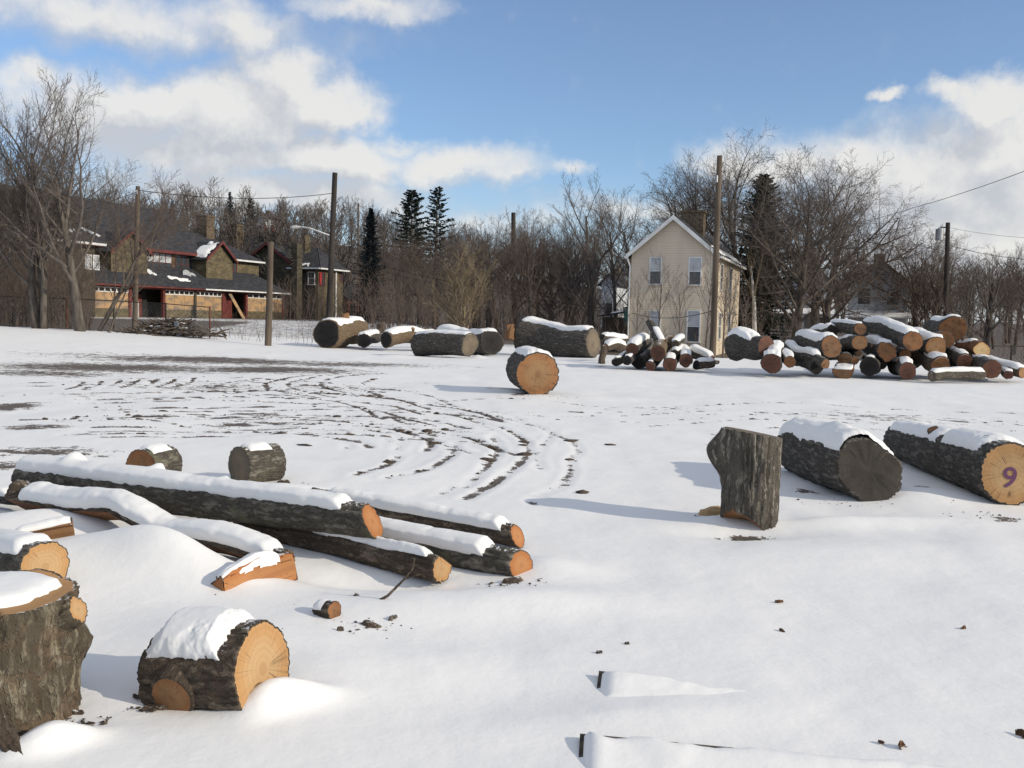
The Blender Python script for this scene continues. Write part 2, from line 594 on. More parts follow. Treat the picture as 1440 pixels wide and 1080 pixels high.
TRACKS = [  # tyre arcs as seen in the photo (px, py), half width in m, strength
    ([(120, 580), (260, 575), (400, 572), (520, 572), (620, 582), (695, 598), (735, 617), (741, 640), (712, 666), (655, 700)], .10, .72),
    ([(150, 588), (300, 585), (420, 584), (520, 586), (590, 594), (640, 606)], .09, .9),
    ([(300, 597), (400, 594), (480, 597), (560, 606), (605, 620), (600, 632)], .09, .9),
    ([(220, 562), (340, 557), (450, 553), (550, 561), (650, 576), (705, 592)], .11, 1.0),
    ([(200, 553), (330, 549), (440, 546), (540, 552)], .10, .9),
    ([(360, 606), (440, 612), (500, 620), (520, 628)], .08, .8),
    ([(640, 622), (635, 640), (600, 660), (545, 672)], .05, .7),
    ([(690, 612), (700, 632), (690, 652), (672, 668), (655, 682)], .04, .55),
    ([(450, 560), (385, 548), (378, 538), (430, 529), (480, 526)], .09, 1.0),
    ([(520, 556), (465, 548), (452, 538), (480, 530), (540, 524)], .09, 1.0),
    ([(590, 552), (530, 546), (510, 538), (540, 530)], .07, .8),
    ([(320, 552), (300, 545), (330, 537), (370, 533)], .08, .8),
    ([(600, 566), (680, 562), (760, 564), (860, 573), (960, 572), (1080, 568), (1200, 572), (1440, 582)], .05, .62),
    ([(700, 585), (850, 585), (1000, 580), (1150, 585), (1300, 590), (1440, 597)], .10, .62),
    ([(900, 600), (1050, 592), (1200, 595), (1330, 600), (1440, 608)], .10, .6),
    ([(1000, 610), (1100, 602), (1250, 606), (1440, 620)], .09, .5),
    ([(560, 640), (540, 655), (500, 668)], .05, .7),
    ([(780, 605), (755, 640), (760, 660)], .04, .4),
    ([(90, 596), (180, 590), (270, 600), (330, 606)], .07, .5),
    ([(950, 630), (1080, 618), (1180, 616)], .06, .3),
]
for k in range(7):                      # herring-bone lugs of the loader tyres
    x0 = 90 + k * 26
    TRACKS.append(([(x0, 548 - k * .6), (x0 + 20, 542 - k * .6), (x0 + 28, 536 - k * .6)], .06, .95))
rk = random.Random(31)
for k in range(16):                     # fine sweeping tyre lines across the left of the lot
    y0 = 536 + k * 5.2 + rk.uniform(-2, 2)
    x0 = rk.uniform(0, 160)
    bend_ = rk.uniform(10, 26)
    TRACKS.append(([(x0, y0 + 3), (x0 + 130, y0), (x0 + 270, y0 - 3), (x0 + 390, y0 + 1), (x0 + 470 + k * 3, y0 + bend_ * .5), (x0 + 520 + k * 4, y0 + bend_ * 1.4)], .055, rk.uniform(.55, .85)))
PATCH = [  # thin-snow patches: px, py, rx px, ry px, strength
    (150, 517, 200, 9, 1.0), (300, 507, 240, 7, .95), (380, 520, 150, 7, 1.0), (480, 512, 180, 5, .8), (60, 525, 130, 6, .8), (620, 515, 120, 4, .4),
    (120, 500, 180, 4, .5), (15, 573, 40, 7, 1.0), (50, 602, 80, 6, .75), (60, 637, 110, 9, .85), (10, 655, 40, 8, .7), (300, 545, 140, 8, .6), (470, 545, 150, 8, .45),
    (620, 600, 120, 30, .35), (420, 590, 200, 22, .42), (1250, 588, 260, 12, .45), (900, 578, 200, 10, .28), (1300, 560, 200, 6, .25),
    (150, 490, 200, 4, .35), (1415, 733, 28, 5, 1.0), (1130, 690, 26, 4, .95), (1300, 690, 25, 8, .6), (1045, 747, 30, 4, 1.0), (1020, 722, 14, 3, .9), (120, 1028, 26, 9, .8), (90, 1000, 20, 14, .8), (215, 998, 20, 4, .8),
    (740, 556, 30, 4, .8), (700, 548, 30, 4, .5), (1000, 545, 260, 8, .2), (600, 540, 120, 8, .35), (200, 560, 200, 8, .4),
    (845, 515, 20, 3, .6),
]


def catmull(pts, n=14):
    p = [np.array(q, float) for q in pts]
    p = [2 * p[0] - p[1]] + p + [2 * p[-1] - p[-2]]
    out = []
    for i in range(1, len(p) - 2):
        for k in range(n):
            t = k / n
            out.append(.5 * ((2 * p[i]) + (-p[i - 1] + p[i + 1]) * t + (2 * p[i - 1] - 5 * p[i] + 4 * p[i + 1] - p[i + 2]) * t * t
                             + (-p[i - 1] + 3 * p[i] - 3 * p[i + 1] + p[i + 2]) * t ** 3))
    out.append(p[-2])
    return np.array(out)


TW = []
for pts, hw, st in TRACKS:
    g = [G(*q) for q in pts]
    cl = catmull([(q.x, q.y) for q in g])
    tn = np.gradient(cl, axis=0)
    tn /= np.linalg.norm(tn, axis=1, keepdims=True) + 1e-9
    nn_ = np.stack([-tn[:, 1], tn[:, 0]], 1)
    rt_ = random.Random(int(pts[0][0]))
    for o_, f_ in ((rt_.uniform(-.45, -.12), rt_.uniform(.3, .8)), (0, .95), (rt_.uniform(.12, .5), rt_.uniform(.3, .8))) if len(pts) > 3 and hw >= .08 else ((0, 1),):
        wv_ = fbm(np.arange(len(cl)) * .09, np.full(len(cl), o_ * 9.), pts[0][1], 2, 4)[:, None] - .5
        TW.append((cl + nn_ * (o_ * (hw / .09) + wv_ * .35 * (o_ != 0)), max(hw * .55, .055), st * f_))


def soil_and_rut(x, y):
    soil = np.zeros_like(x)
    rut = np.zeros_like(x)
    br = fbm(x * 2.0, y * 2.0, 3.3, 5, 77, .72)
    for line, hw, st in TW:
        lo, hi = line.min(0) - .6, line.max(0) + .6
        idx = np.nonzero((x > lo[0]) & (x < hi[0]) & (y > lo[1]) & (y < hi[1]))[0]
        if not len(idx):
            continue
        qx, qy = x[idx], y[idx]
        best = np.full(len(idx), 1e9)
        for a, b in zip(line[:-1], line[1:]):
            d = b - a
            L = d @ d + 1e-12
            t = np.clip(((qx - a[0]) * d[0] + (qy - a[1]) * d[1]) / L, 0, 1)
            dd = np.hypot(qx - a[0] - t * d[0], qy - a[1] - t * d[1])
            best = np.minimum(best, dd)
        w = np.exp(-(best / hw) ** 2)
        soil[idx] = np.maximum(soil[idx], st * w * np.clip((br[idx] - .22) * 3.3, .2, 1.15))
        rut[idx] = rut[idx] + st * (-0.013 * w + .007 * np.exp(-((best - 1.9 * hw) / (.7 * hw)) ** 2) * (.3 + 1.4 * br[idx]))
    for (px, py, rx, ry, st) in PATCH:
        c = G(px, py)
        e = G(px, py + ry)
        sy_ = abs(c.y - e.y)
        sx_ = rx / F * c.y
        q = ((x - c.x) / sx_) ** 2 + ((y - c.y) / sy_) ** 2
        soil = np.maximum(soil, st * .76 * np.exp(-q))
    return soil, rut


def build_ground():
    fine = np.arange(-44, 44.001, .165)
    rest = np.arange(44 + 4, 360 - 44 - 3.9, 4.0)
    ang = np.radians(np.concatenate([fine, rest]))
    r = [0.35]
    while r[-1] < 60:
        r.append(r[-1] * 1.0088)
    while r[-1] < 900:
        r.append(r[-1] * 1.035)
    r = np.array(r)
    A, Rr = np.meshgrid(ang, r)
    x = (Rr * np.sin(A)).ravel()
    y = (Rr * np.cos(A)).ravel()
    z = H(x, y)
    soil, rut = soil_and_rut(x, y)
    nearw = (y > 0) & (y < 60)
    # wind ripples and small lumps
    z = z + np.where(nearw, .016 * (fbm(x * 2.2 + y * 1.6, y * 2.6 - x * .6, 0, 4, 21) - .5) + rut
                     + .028 * np.clip(soil, 0, 1) * (fbm(x * 9, y * 9, 0, 3, 31) - .45), 0)
    d = np.hypot(x, y)
    litter = sstep(d, 62, 100) * .95 + 0
    yard = sstep(y, 44, 50) * (1 - sstep(y, 75, 95)) * sstep(-x, 4, 9) * .42
    soil = np.maximum(soil, np.maximum(litter * sstep(y, 40, 60), yard))
    soil = np.maximum(soil, .62 * sstep(x, 20, 26) * sstep(y, 31, 37))
    soil = np.maximum(soil, .8 * sstep(y, 44, 54) * sstep(x, -9, -5))
    soil = np.maximum(soil, .9 * sstep(y, 38.5, 40) * sstep(-x, 16.5, 18.5) * (1 - sstep(y, 62, 70)))
    na, nr = len(ang), len(r)
    i = np.arange(nr - 1)[:, None] * na
    j = np.arange(na)[None, :]
    j2 = (j + 1) % na
    q = np.stack([i + j, i + j2, i + na + j2, i + na + j], -1).reshape(-1, 4)[:, ::-1]
    V = np.stack([x, y, z], 1)
    # close the small hole under the camera
    c = len(V)
    V = np.vstack([V, [[0, 0, h1(0, 0)]]])
    jj = np.arange(na)
    tri = np.stack([np.full(na, c), (jj + 1) % na, jj], 1)
    soil = np.append(soil, 0)
    me = mesh_np('snow_ground', V, q, tri, True, {'soil': soil})
    m, T, b = newmat('snow_over_soil')
    pos = T.n('ShaderNodeNewGeometry').outputs['Position']
    so = T.n('ShaderNodeAttribute', attribute_name='soil').outputs['Fac']
    n1 = T.noise(T.vm('MULTIPLY', pos, (1.0, 1.0, 1.0)), 5.5, 7, .68)
    n2 = T.noise(pos, 38, 4, .6)
    n3 = T.noise(T.vm('MULTIPLY', pos, (.45, 1.6, 1.0)), 3.2, 6, .65)
    v = T.m('ADD', so, T.m('MULTIPLY', T.m('SUBTRACT', T.m('ADD', T.m('MULTIPLY', n1, .55), T.m('MULTIPLY', n3, .45)), .5), 2.4))
    v = T.m('ADD', v, T.m('MULTIPLY', T.m('SUBTRACT', n2, .5), .9))
    mask = T.m('MULTIPLY', T.ss(v, .40, .50), T.ss(so, .05, .2))
    n4 = T.noise(pos, 2.4, 4)
    snowc = T.mix(n4, (.82, .815, .80), (.875, .865, .84))
    soilc = T.mix(n2, (.075, .060, .048), (.17, .138, .11))
    setin(T, b, 'Base Color', T.mix(mask, snowc, soilc))
    b.inputs['Roughness'].default_value = 0.7
    hh = T.m('ADD', T.m('MULTIPLY', n2, .22), T.noise(pos, 8, 4))
    hh = T.m('ADD', hh, T.m('MULTIPLY', mask, T.m('MULTIPLY_ADD', n2, 1.0, -1.0)))
    bump(T, b, hh, .30, .018)
    o = link('ground', me, m)
    tag(o, 'snow covered lot with bare soil tyre tracks', None, None, 'structure')
    return o


build_ground()


# ------------------------------------------------------------------ logs
def frame_for(a, b, roll=0.0):
    z = (b - a).normalized()
    ref = Vector((0, 0, 1)) if abs(z.z) < .93 else Vector((0, 1, 0))
    y = (ref - z * ref.dot(z)).normalized()
    x = y.cross(z)
    m = Matrix((x, y, z)).transposed()
    return m


def tube(path, rad, n, m, seed, lump=.06, bark=.012, furrow=18, knots=(), cut0=None, cut1=None, bend=None, split=None, flare=None, bfreq=3.0):
    """log surface in local space (axis = z). returns (rings array (m,n,3), theta, z positions)"""
    L = path
    th = np.linspace(0, 2 * np.pi, n, endpoint=False)
    t = np.linspace(0, 1, m)
    TH, T = np.meshgrid(th, t)
    r0, r1 = rad
    base = r0 + (r1 - r0) * T
    rm = (r0 + r1) / 2
    cs, sn = np.cos(TH), np.sin(TH)
    zz = T * L
    r = base * (1 + lump * 2 * (fbm(cs * 1.3 + seed, sn * 1.3, zz / max(rm, .05) * .28, 3, seed) - .5))
    if flare:
        r = r * (1 + flare[0] * np.exp(-T / .12) + flare[1] * np.exp(-(1 - T) / .12))
    fr = fbm(cs * furrow / 2.2, sn * furrow / 2.2, zz * bfreq, 3, seed + 5)
    rid = 1 - np.abs(fr * 2 - 1) * 2.2
    smooth = r.copy()
    r = r + bark * (rid - .5)
    for (kt, ka, kr, kh) in knots:
        da = (TH - R(ka) + np.pi) % (2 * np.pi) - np.pi
        g = np.exp(-((da * rm / kr) ** 2 + ((zz - kt * L) / kr) ** 2))
        r = r + kh * g
        smooth = smooth + kh * g
    X, Y = r * cs, r * sn
    X2, Y2 = smooth * cs, smooth * sn
    tube.mask = None
    if split:
        ph, c = R(split[0]), split[1]
        tube.mask = (X * math.cos(ph) + Y * math.sin(ph)) >= c * rm
        for (A, B) in ((X, Y), (X2, Y2)):
            d = A * math.cos(ph) + B * math.sin(ph)
            over = np.maximum(d - c * rm, 0)
            A -= over * math.cos(ph)
            B -= over * math.sin(ph)
    if bend is not None:
        bx = np.interp(t, *zip(*[(q[0], q[1]) for q in bend]))[:, None]
        by = np.interp(t, *zip(*[(q[0], q[2]) for q in bend]))[:, None]
        k = np.ones(5) / 5
        if m > 12:
            bx = np.convolve(np.pad(bx[:, 0], 2, 'edge'), k, 'valid')[:, None]
            by = np.convolve(np.pad(by[:, 0], 2, 'edge'), k, 'valid')[:, None]
        X, Y, X2, Y2 = X + bx, Y + by, X2 + bx, Y2 + by
    Z = zz.copy()
    w0 = (1 - T) ** 3
    w1 = T ** 3
    if cut0 is not None:
        Z = Z + w0 * cut0(X, Y)
    if cut1 is not None:
        Z = Z + w1 * cut1(X, Y)
    return np.stack([X, Y, Z], -1), np.stack([X2, Y2, Z], -1), th, t


def ring_faces(m, n):
    i = np.arange(m - 1)[:, None] * n
    j = np.arange(n)[None, :]
    j2 = (j + 1) % n
    return np.stack([i + j, i + j2, i + n + j2, i + n + j], -1).reshape(-1, 4)


def cap_mesh(name, ring, cutz, flip, rough, seed, k=7):
    """disc that closes a log end; 'rr' runs from 0 at the heart to 1 at the rim"""
    n = len(ring)
    c = ring.mean(0)
    V, rr = [], []
    for i in range(k):
        s = 1 - i / k
        p = c + (ring - c) * s
        if cutz is not None and i:
            pass
        p = p.copy()
        if i:
            p[:, 2] += rough * (fbm(p[:, 0] * 20, p[:, 1] * 20, seed, 2, seed) - .5)
        V.append(p)
        rr.append(np.full(n, s))
    V = np.vstack(V + [c[None]])
    rr = np.concatenate(rr + [[0.0]])
    q = ring_faces(k, n)
    j = np.arange(n)
    tri = np.stack([(k - 1) * n + j, (k - 1) * n + (j + 1) % n, np.full(n, k * n)], 1)
    if flip:
        q, tri = q[:, ::-1], tri[:, ::-1]
    return mesh_np(name, V, q, tri, True, {'rr': rr})


def snow_patch(parent, sm, th, t, up_local, T, width, t0, t1, seed, edge=.9, name='snow_cap', centre=90.0, nx=None, mat=None, ragged=1.0):
    """snow lying along a log: a shell over the smooth log surface, sinking into the bark at its ragged rim"""
    m, n = sm.shape[:2]
    na = nx or max(16, int(n * .7))
    a = np.radians(np.linspace(centre - width * 1.25, centre + width * 1.25, na))
    mm = max(10, m)
    tt = np.linspace(max(t0 - .03, 0), min(t1 + .03, 1), mm)
    A, TT = np.meshgrid(a, tt)
    fi = (A % (2 * np.pi)) / (2 * np.pi) * n
    i0 = np.floor(fi).astype(int) % n
    i1 = (i0 + 1) % n
    fa = (fi - np.floor(fi))[..., None]
    ft = TT * (m - 1)
    k0 = np.clip(np.floor(ft).astype(int), 0, m - 2)
    fk = (ft - k0)[..., None]
    P0 = (sm[k0, i0] * (1 - fa) + sm[k0, i1] * fa) * (1 - fk) + (sm[k0 + 1, i0] * (1 - fa) + sm[k0 + 1, i1] * fa) * fk
    L = sm[-1, :, 2].mean() - sm[0, :, 2].mean()
    u = (A - R(centre)) / R(width)
    rad = np.hypot(sm[m // 2, :, 0] - sm[m // 2, :, 0].mean(), sm[m // 2, :, 1] - sm[m // 2, :, 1].mean()).mean()
    nz = fbm(A * rad / .06, TT * L / .06, seed * .37, 4, seed) - .5
    nb = fbm(A * rad / .3, TT * L / .42, seed * .71, 3, seed + 3) - .5
    prof = 1 - np.abs(u) ** 2.2
    e0 = (TT - t0) * L / max(.05, T * 1.1)
    e1 = (t1 - TT) * L / max(.05, T * 1.1)
    endp = np.minimum(1, np.minimum(e0, e1))
    cover = np.minimum(prof * 1.6, endp) + (nz * .8 + nb * 1.3) * ragged * edge
    thick = .9 * T * np.clip(cover, 0, 1.0) ** .72 * (1 + .6 * nb + .12 * nz) + np.minimum(cover, 0) * .03
    thick = np.clip(np.where(cover > 0, thick + .001, -.004 + cover * .06), -.04, 1)
    cx = sm[:, :, :2].mean(1)
    ctr = np.stack([np.interp(TT, t, cx[:, 0]), np.interp(TT, t, cx[:, 1])], -1)
    nrm = P0[..., :2] - ctr
    nrm /= np.linalg.norm(nrm, axis=-1, keepdims=True) + 1e-9
    upv = np.array(up_local)
    if np.linalg.norm(upv) < 1e-6:
        upv = np.array([0, 1, 0.])
    dirv = np.concatenate([nrm, np.zeros(nrm.shape[:2] + (1,))], -1) * .6 + upv * .4
    dirv /= np.linalg.norm(dirv, axis=-1, keepdims=True) + 1e-9
    V = P0 + dirv * thick[..., None]
    i = np.arange(mm - 1)[:, None] * na
    j = np.arange(na - 1)[None, :]
    q = np.stack([i + j, i + j + 1, i + na + j + 1, i + na + j], -1).reshape(-1, 4)
    # drop cells that are wholly sunk
    th_ = thick.ravel()
    keep = (th_[q] > -.012).any(1)
    q = q[keep]
    if len(q) == 0:
        return None
    me = mesh_np(name, V.reshape(-1, 3), q, None, True)
    return link(name, me, mat or M['snow'], parent)


def make_log(label, a, b, r0, r1=None, bark='bark_dark', ends=('wood_tan', 'wood_tan'), snow=None, seed=1, n=40, m=24, lump=.07, barkd=None,
             knots=(), name='log', cat='log', group=None, split=None, split_mat=None, bend=None, cut0=None, cut1=None, rim=.93, flare=None,
             furrow=None, stubs=(), rough=.004, bfreq=3.0):
    """a log from a to b. parts: bark, cut_end, split_face, branch_stub (> cut_end), snow_cap"""
    a, b = Vector(a), Vector(b)
    r1 = r0 if r1 is None else r1
    L = (b - a).length
    rm = (r0 + r1) / 2
    fm = frame_for(a, b)
    root = empty(name, a, fm, label, cat, group)
    barkd = rm * .05 if barkd is None else barkd
    furrow = furrow or max(8, min(26, rm * 2 * math.pi / .05))
    rings, sm, th, t = tube(L, (r0, r1), n, m, seed, lump, barkd, furrow, knots, cut0, cut1, bend, split, flare, bfreq)
    smask = tube.mask
    # bark with its own rim turned in at both ends
    first, last = rings[0], rings[-1]
    c0, c1 = first.mean(0), last.mean(0)
    in0 = c0 + (first - c0) * rim
    in1 = c1 + (last - c1) * rim
    allr = np.concatenate([in0[None], rings, in1[None]])
    Vb = allr.reshape(-1, 3)
    fb = ring_faces(m + 2, n)
    mats = None
    if split:
        ph, c = R(split[0]), split[1]
        ctr = rings.mean(1, keepdims=True)
        # faces lying on the split plane go to their own mesh
        if bend is not None:
            bx = np.zeros((m, 1))
        d = (allr[..., 0]) * math.cos(ph) + (allr[..., 1]) * math.sin(ph)
        on = np.concatenate([smask[:1], smask, smask[-1:]]).ravel()
        sel = on[fb].all(1)
        ringid = fb[:, 0] // n
        sel &= (ringid > 0) & (ringid < m)
        fs = fb[sel]
        fb = fb[~sel]
        if len(fs):
            pr = -(allr[..., 0]) * math.sin(ph) + allr[..., 1] * math.cos(ph)
            rrv = np.clip(np.abs(pr.ravel()) / (rm * math.sqrt(max(.05, 1 - c * c))), 0, 1)
            Vs = Vb.copy()
            dn = rough * 2 * (fbm(Vs[:, 0] * 14, Vs[:, 1] * 14, Vs[:, 2] * 4, 3, seed) - .5)
            Vs[:, 0] += math.cos(ph) * dn
            Vs[:, 1] += math.sin(ph) * dn
            used = np.unique(fs)
            remap = np.full(len(Vs), -1)
            remap[used] = np.arange(len(used))
            me = mesh_np('split_face', Vs[used], remap[fs], None, True, {'rr': rrv[used]})
            link('split_face', me, M[split_mat or ends[0]], root)
    me = mesh_np('bark', Vb, fb, None, True)
    link('bark', me, M[bark], root)
    for k, (ring, flip, em) in enumerate(((in0, True, ends[0]), (in1, False, ends[1]))):
        if em:
            cm = cap_mesh('cut_end', ring, None, flip, rough, seed + k)
            link('cut_end', cm, M[em], root)
    upl = np.array(fm.transposed() @ Vector((0, 0, 1)))
    if snow:
        for s in (snow if isinstance(snow, list) else [snow]):
            snow_patch(root, sm, th, t, upl, s.get('T', .05), s.get('w', 55), s.get('t0', .02), s.get('t1', .98), seed + s.get('seed', 0), centre=s.get('c', 90),
                       ragged=s.get('rag', 1.0))
    for (st, sa, sr, sl, tilt, sbark, send) in stubs:
        # short branch stub, sawn off
        k = min(m - 1, int(st * (m - 1)))
        ctr = sm[k].mean(0)
        dv = Vector((math.cos(R(sa)), math.sin(R(sa)), tilt)).normalized()
        p0 = Vector(ctr) + dv * (rm * .55)
        p1 = Vector(ctr) + dv * (rm + sl)
        lf = frame_for(p0, p1)
        sub = bpy.data.objects.new('branch_stub', None)
        rr_, sm_, th_, t_ = tube((p1 - p0).length, (sr * 1.45, sr), max(14, n // 3), 8, seed + 91, .12, barkd * .7, 8)
        mat4 = Matrix.Translation(p0) @ lf.to_4x4()
        inr = rr_[-1].mean(0) + (rr_[-1] - rr_[-1].mean(0)) * .9
        al = np.concatenate([rr_, inr[None]])
        me = mesh_np('branch_stub', al.reshape(-1, 3), ring_faces(9, al.shape[1]), None, True)
        ob = link('branch_stub', me, M[sbark], root)
        ob.matrix_local = mat4
        cm = cap_mesh('cut_end', inr, None, False, .003, seed + 5, 5)
        link('cut_end', cm, M[send], ob)
        bpy.data.objects.remove(sub)
    return root


def on_ground(px, py, r, sink=.02):
    """axis point of a log end whose underside touches the ground at this pixel"""
    g = G(px, py)
    return Vector((g.x, g.y, h1(g.x, g.y) + r - sink))


# ================================================================== foreground
# sawn butt of a big trunk at the lower left, standing on end
p = at(-12, 1035, 3.35)
stump_b = Vector((p.x, 3.38, h1(p.x, 3.38) - .06))
stump_t = Vector((p.x - .01, 3.38, .45))


def notch(X, Y):
    return .012 * np.sin(X * 17 + 1) + .02 * sstep(-Y, .05, .12) * sstep(.17 - X, 0, .02) * -1.4


near_stump = make_log('tall near stump with plated grey bark, knob and snowy sawn top', stump_b, stump_t, .27, .285, 'bark_plated', (None, 'wood_fresh'), None, 11, 150, 80, .06, .020,
                      knots=((.60, 15, .07, .055), (.10, -60, .10, .03), (.12, -20, .06, .02)), name='stump', cat='stump', cut1=notch, rim=.955, furrow=24,
                      flare=(.07, .02), stubs=((.60, 355, .050, .085, .45, 'bark_plated', 'wood_fresh'),), bfreq=7)


def snow_disc(parent, zt, rx, ry, T, seed, cx=0, cy=0, name='snow_cap', rag=.3):
    n, k = 64, 14
    th = np.linspace(0, 2 * np.pi, n, endpoint=False)
    V = []
    for i in range(k + 1):
        s = i / k
        rr = s * (1 + rag * (fbm(np.cos(th) * 2.2 + seed, np.sin(th) * 2.2, 0, 4, seed) - .5))
        x, y = cx + rx * rr * np.cos(th), cy + ry * rr * np.sin(th)
        z = zt + T * np.sqrt(max(0, 1 - s ** 5)) * (.9 + .25 * (fbm(x * 9, y * 9, 0, 3, seed) - .5)) - (.012 if i == k else 0)
        V.append(np.stack([x, y, z], 1))
    V = np.vstack(V)
    q = ring_faces(k + 1, n)
    me = mesh_np(name, V, q, None, True)
    return link(name, me, M['snow'], parent)


Ls = (stump_t - stump_b).length
snow_disc(near_stump, Ls - .004, .232, .235, .040, 4, -.02, .015)
# dark torn root spur in front of it
make_log('dark torn root spur leaning against the near stump', at(-14, 1000, 3.1), at(46, 1095, 2.98), .035, .028, 'bark_brown', ('wood_brown', 'wood_brown'),
         None, 12, 36, 20, .25, .010, name='root', cat='root')

# short log with sawn end and snow cap
A0 = at(254, 940, 3.64)
B0 = at(370, 940, 3.51)
make_log('short foreground log with orange cut end and thick snow cap', A0, B0, .182, .176, 'bark_brown', ('wood_fresh', 'wood_fresh'),
         {'T': .055, 'w': 50, 't0': .03, 't1': .82, 'c': 102, 'seed': 7, 'rag': 1.2}, 21, 150, 70, .07, .010, cut0=lambda X, Y: .10 * X / .19 * .5, rim=.955, furrow=22,
         stubs=((.27, 194, .088, .018, .03, 'bark_brown', 'wood_tan'),), bfreq=6)

# the stacked poles on the left
L1a, L1b = at(42, 672, 7.35), at(524, 733, 5.55)
make_log('longest snowy pole lying on top of the pole stack', L1a, L1b, .150, .098, 'bark_grey', ('wood_brown', 'wood_orange'),
         {'T': .048, 'w': 50, 't0': .0, 't1': .955, 'c': 93, 'rag': .75}, 31, 64, 150, .05, .012, knots=((.16, 80, .06, .06), (.42, 62, .04, .05), (.62, 55, .03, .03)),
         cut1=lambda X, Y: -.55 * Y - .25 * X, bfreq=5)
L2a, L2b = at(265, 704, 6.95), at(733, 795, 5.38)
make_log('bare dark pole under the stack, sharp sawn tip farthest right', L2a, L2b, .098, .085, 'bark_grey', ('wood_brown', 'wood_orange'),
         {'T': .045, 'w': 46, 't0': .45, 't1': .93, 'c': 108, 'rag': .6}, 32, 56, 130, .05, .010, cut1=lambda X, Y: -.15 * Y + .30 * X, bfreq=5)
L3a, L3b = at(440, 700, 7.0), at(728, 754, 6.05)
make_log('snow buried pole behind the stack with small orange tip', L3a, L3b, .078, .070, 'bark_brown', ('wood_brown', 'wood_orange'),
         {'T': .045, 'w': 66, 't0': .1, 't1': .96, 'rag': .7}, 33, 48, 100, .05, .010, cut1=lambda X, Y: -.5 * Y)
L4a, L4b = at(345, 733, 6.3), at(622, 799, 5.25)
make_log('lowest front pole of the stack with pale split tip', L4a, L4b, .098, .082, 'bark_brown', ('wood_brown', 'wood_fresh'),
         {'T': .04, 'w': 52, 't0': .42, 't1': .96, 'c': 84, 'rag': .8}, 34, 56, 110, .08, .014, split=(55, .55), split_mat='wood_tan')
# curved limb half buried in snow
L5a, L5b = at(28, 702, 6.7), at(404, 790, 5.28)
make_log('crooked limb under thick snow with torn brown butt', L5a, L5b, .095, .062, 'bark_brown', ('wood_brown', 'wood_fresh'),
         {'T': .058, 'w': 74, 't0': .06, 't1': .97, 'c': 90, 'rag': .7}, 35, 56, 120, .14, .016, bend=[(0, 0, 0), (.25, 0, .02), (.42, .0, .085), (.5, -.03, .06), (.62, -.02, -.01), (.8, 0, .02), (1, 0, 0)],
         split=(235, .6), split_mat='wood_brown', knots=((.02, 120, .05, .05),), flare=(.25, 0))
L6a, L6b = at(316, 838, 4.85), at(414, 796, 5.25)
make_log('curved bark slab with bright orange split face by buried limb', L6a, L6b, .125, .075, 'bark_brown', ('wood_orange', 'wood_orange'),
         {'T': .03, 'w': 40, 't0': .0, 't1': .8, 'c': 80, 'rag': .6}, 36, 56, 60, .22, .016, split=(172, .1), rough=.02, bend=[(0, 0, -.02), (.5, .02, .02), (1, 0, 0)], split_mat='wood_orange', name='bark_slab', cat='slab')
L7a, L7b = at(-95, 770, 5.65), at(64, 797, 4.72)
make_log('log behind near stump showing wide pale orange face', L7a, L7b, .122, .125, 'bark_grey', ('wood_fresh', 'wood_fresh'),
         {'T': .04, 'w': 50, 't0': .0, 't1': .95, 'c': 95, 'rag': .6}, 37, 72, 50, .12, .010, rim=.955)
L8a, L8b = at(8, 764, 5.35), at(104, 747, 5.5)
make_log('split wedge of wood with streaked brown face under snow', L8a, L8b, .055, .085, 'bark_brown', ('wood_tan', 'wood_tan'),
         {'T': .03, 'w': 60, 't0': .1, 't1': 1.0, 'c': 78, 'rag': .5}, 38, 40, 30, .10, .010, split=(215, .1), split_mat='wood_tan', name='split_wood', cat='split wood')
L9a, L9b = at(-70, 690, 7.2), at(28, 703, 6.85)
make_log('thin dark branch end at the left edge below longest pole', L9a, L9b, .05, .045, 'bark_dark', ('wood_dark', 'wood_dark'),
         {'T': .04, 'w': 60, 't0': 0, 't1': .9}, 39, 32, 24, .12, .008)
# two rounds behind the stack
r1a = on_ground(198, 676, .165, .05)
make_log('left round bolt half hidden behind the longest pole', r1a, r1a + Vector((.12, .32, 0)), .165, .162, 'bark_grey', ('wood_brown', 'wood_brown'),
         {'T': .03, 'w': 30, 't0': .15, 't1': .8, 'c': 96}, 41, 64, 26, .05, .008, rim=.96)
r2a = on_ground(336, 682, .17)
make_log('right round bolt with grey end standing clear behind poles', r2a, r2a + Vector((.24, .27, 0)), .172, .175, 'bark_grey', ('wood_grey', 'wood_grey'),
         {'T': .032, 'w': 26, 't0': .12, 't1': .75, 'c': 100}, 42, 64, 26, .05, .010, rim=.96)

# upright bolt on the right
ub = G(1058, 738)
ub = Vector((ub.x, ub.y + .10, h1(ub.x, ub.y) - .03))
ut = ub + Vector((.005, .02, .70))


def ub_bot(X, Y):
    # chamfer sawn off the front left of the foot
    return np.maximum(0, (-X * .75 - Y * .66 - .085) * 1.05)


def ub_top(X, Y):
    return -.16 * X - .22 * np.clip(-X - .17, 0, 1)


make_log('upright stump with deeply furrowed grey bark and side bulge', ub, ut, .205, .205, 'bark_furrow', ('wood_tan', 'wood_grey'), None, 51, 150, 90, .05, .022,
         knots=((.80, 172, .11, .115), (.62, 165, .10, .05)), name='stump', cat='stump', cut0=ub_bot, cut1=ub_top, rim=.95, furrow=26, bfreq=2.2)

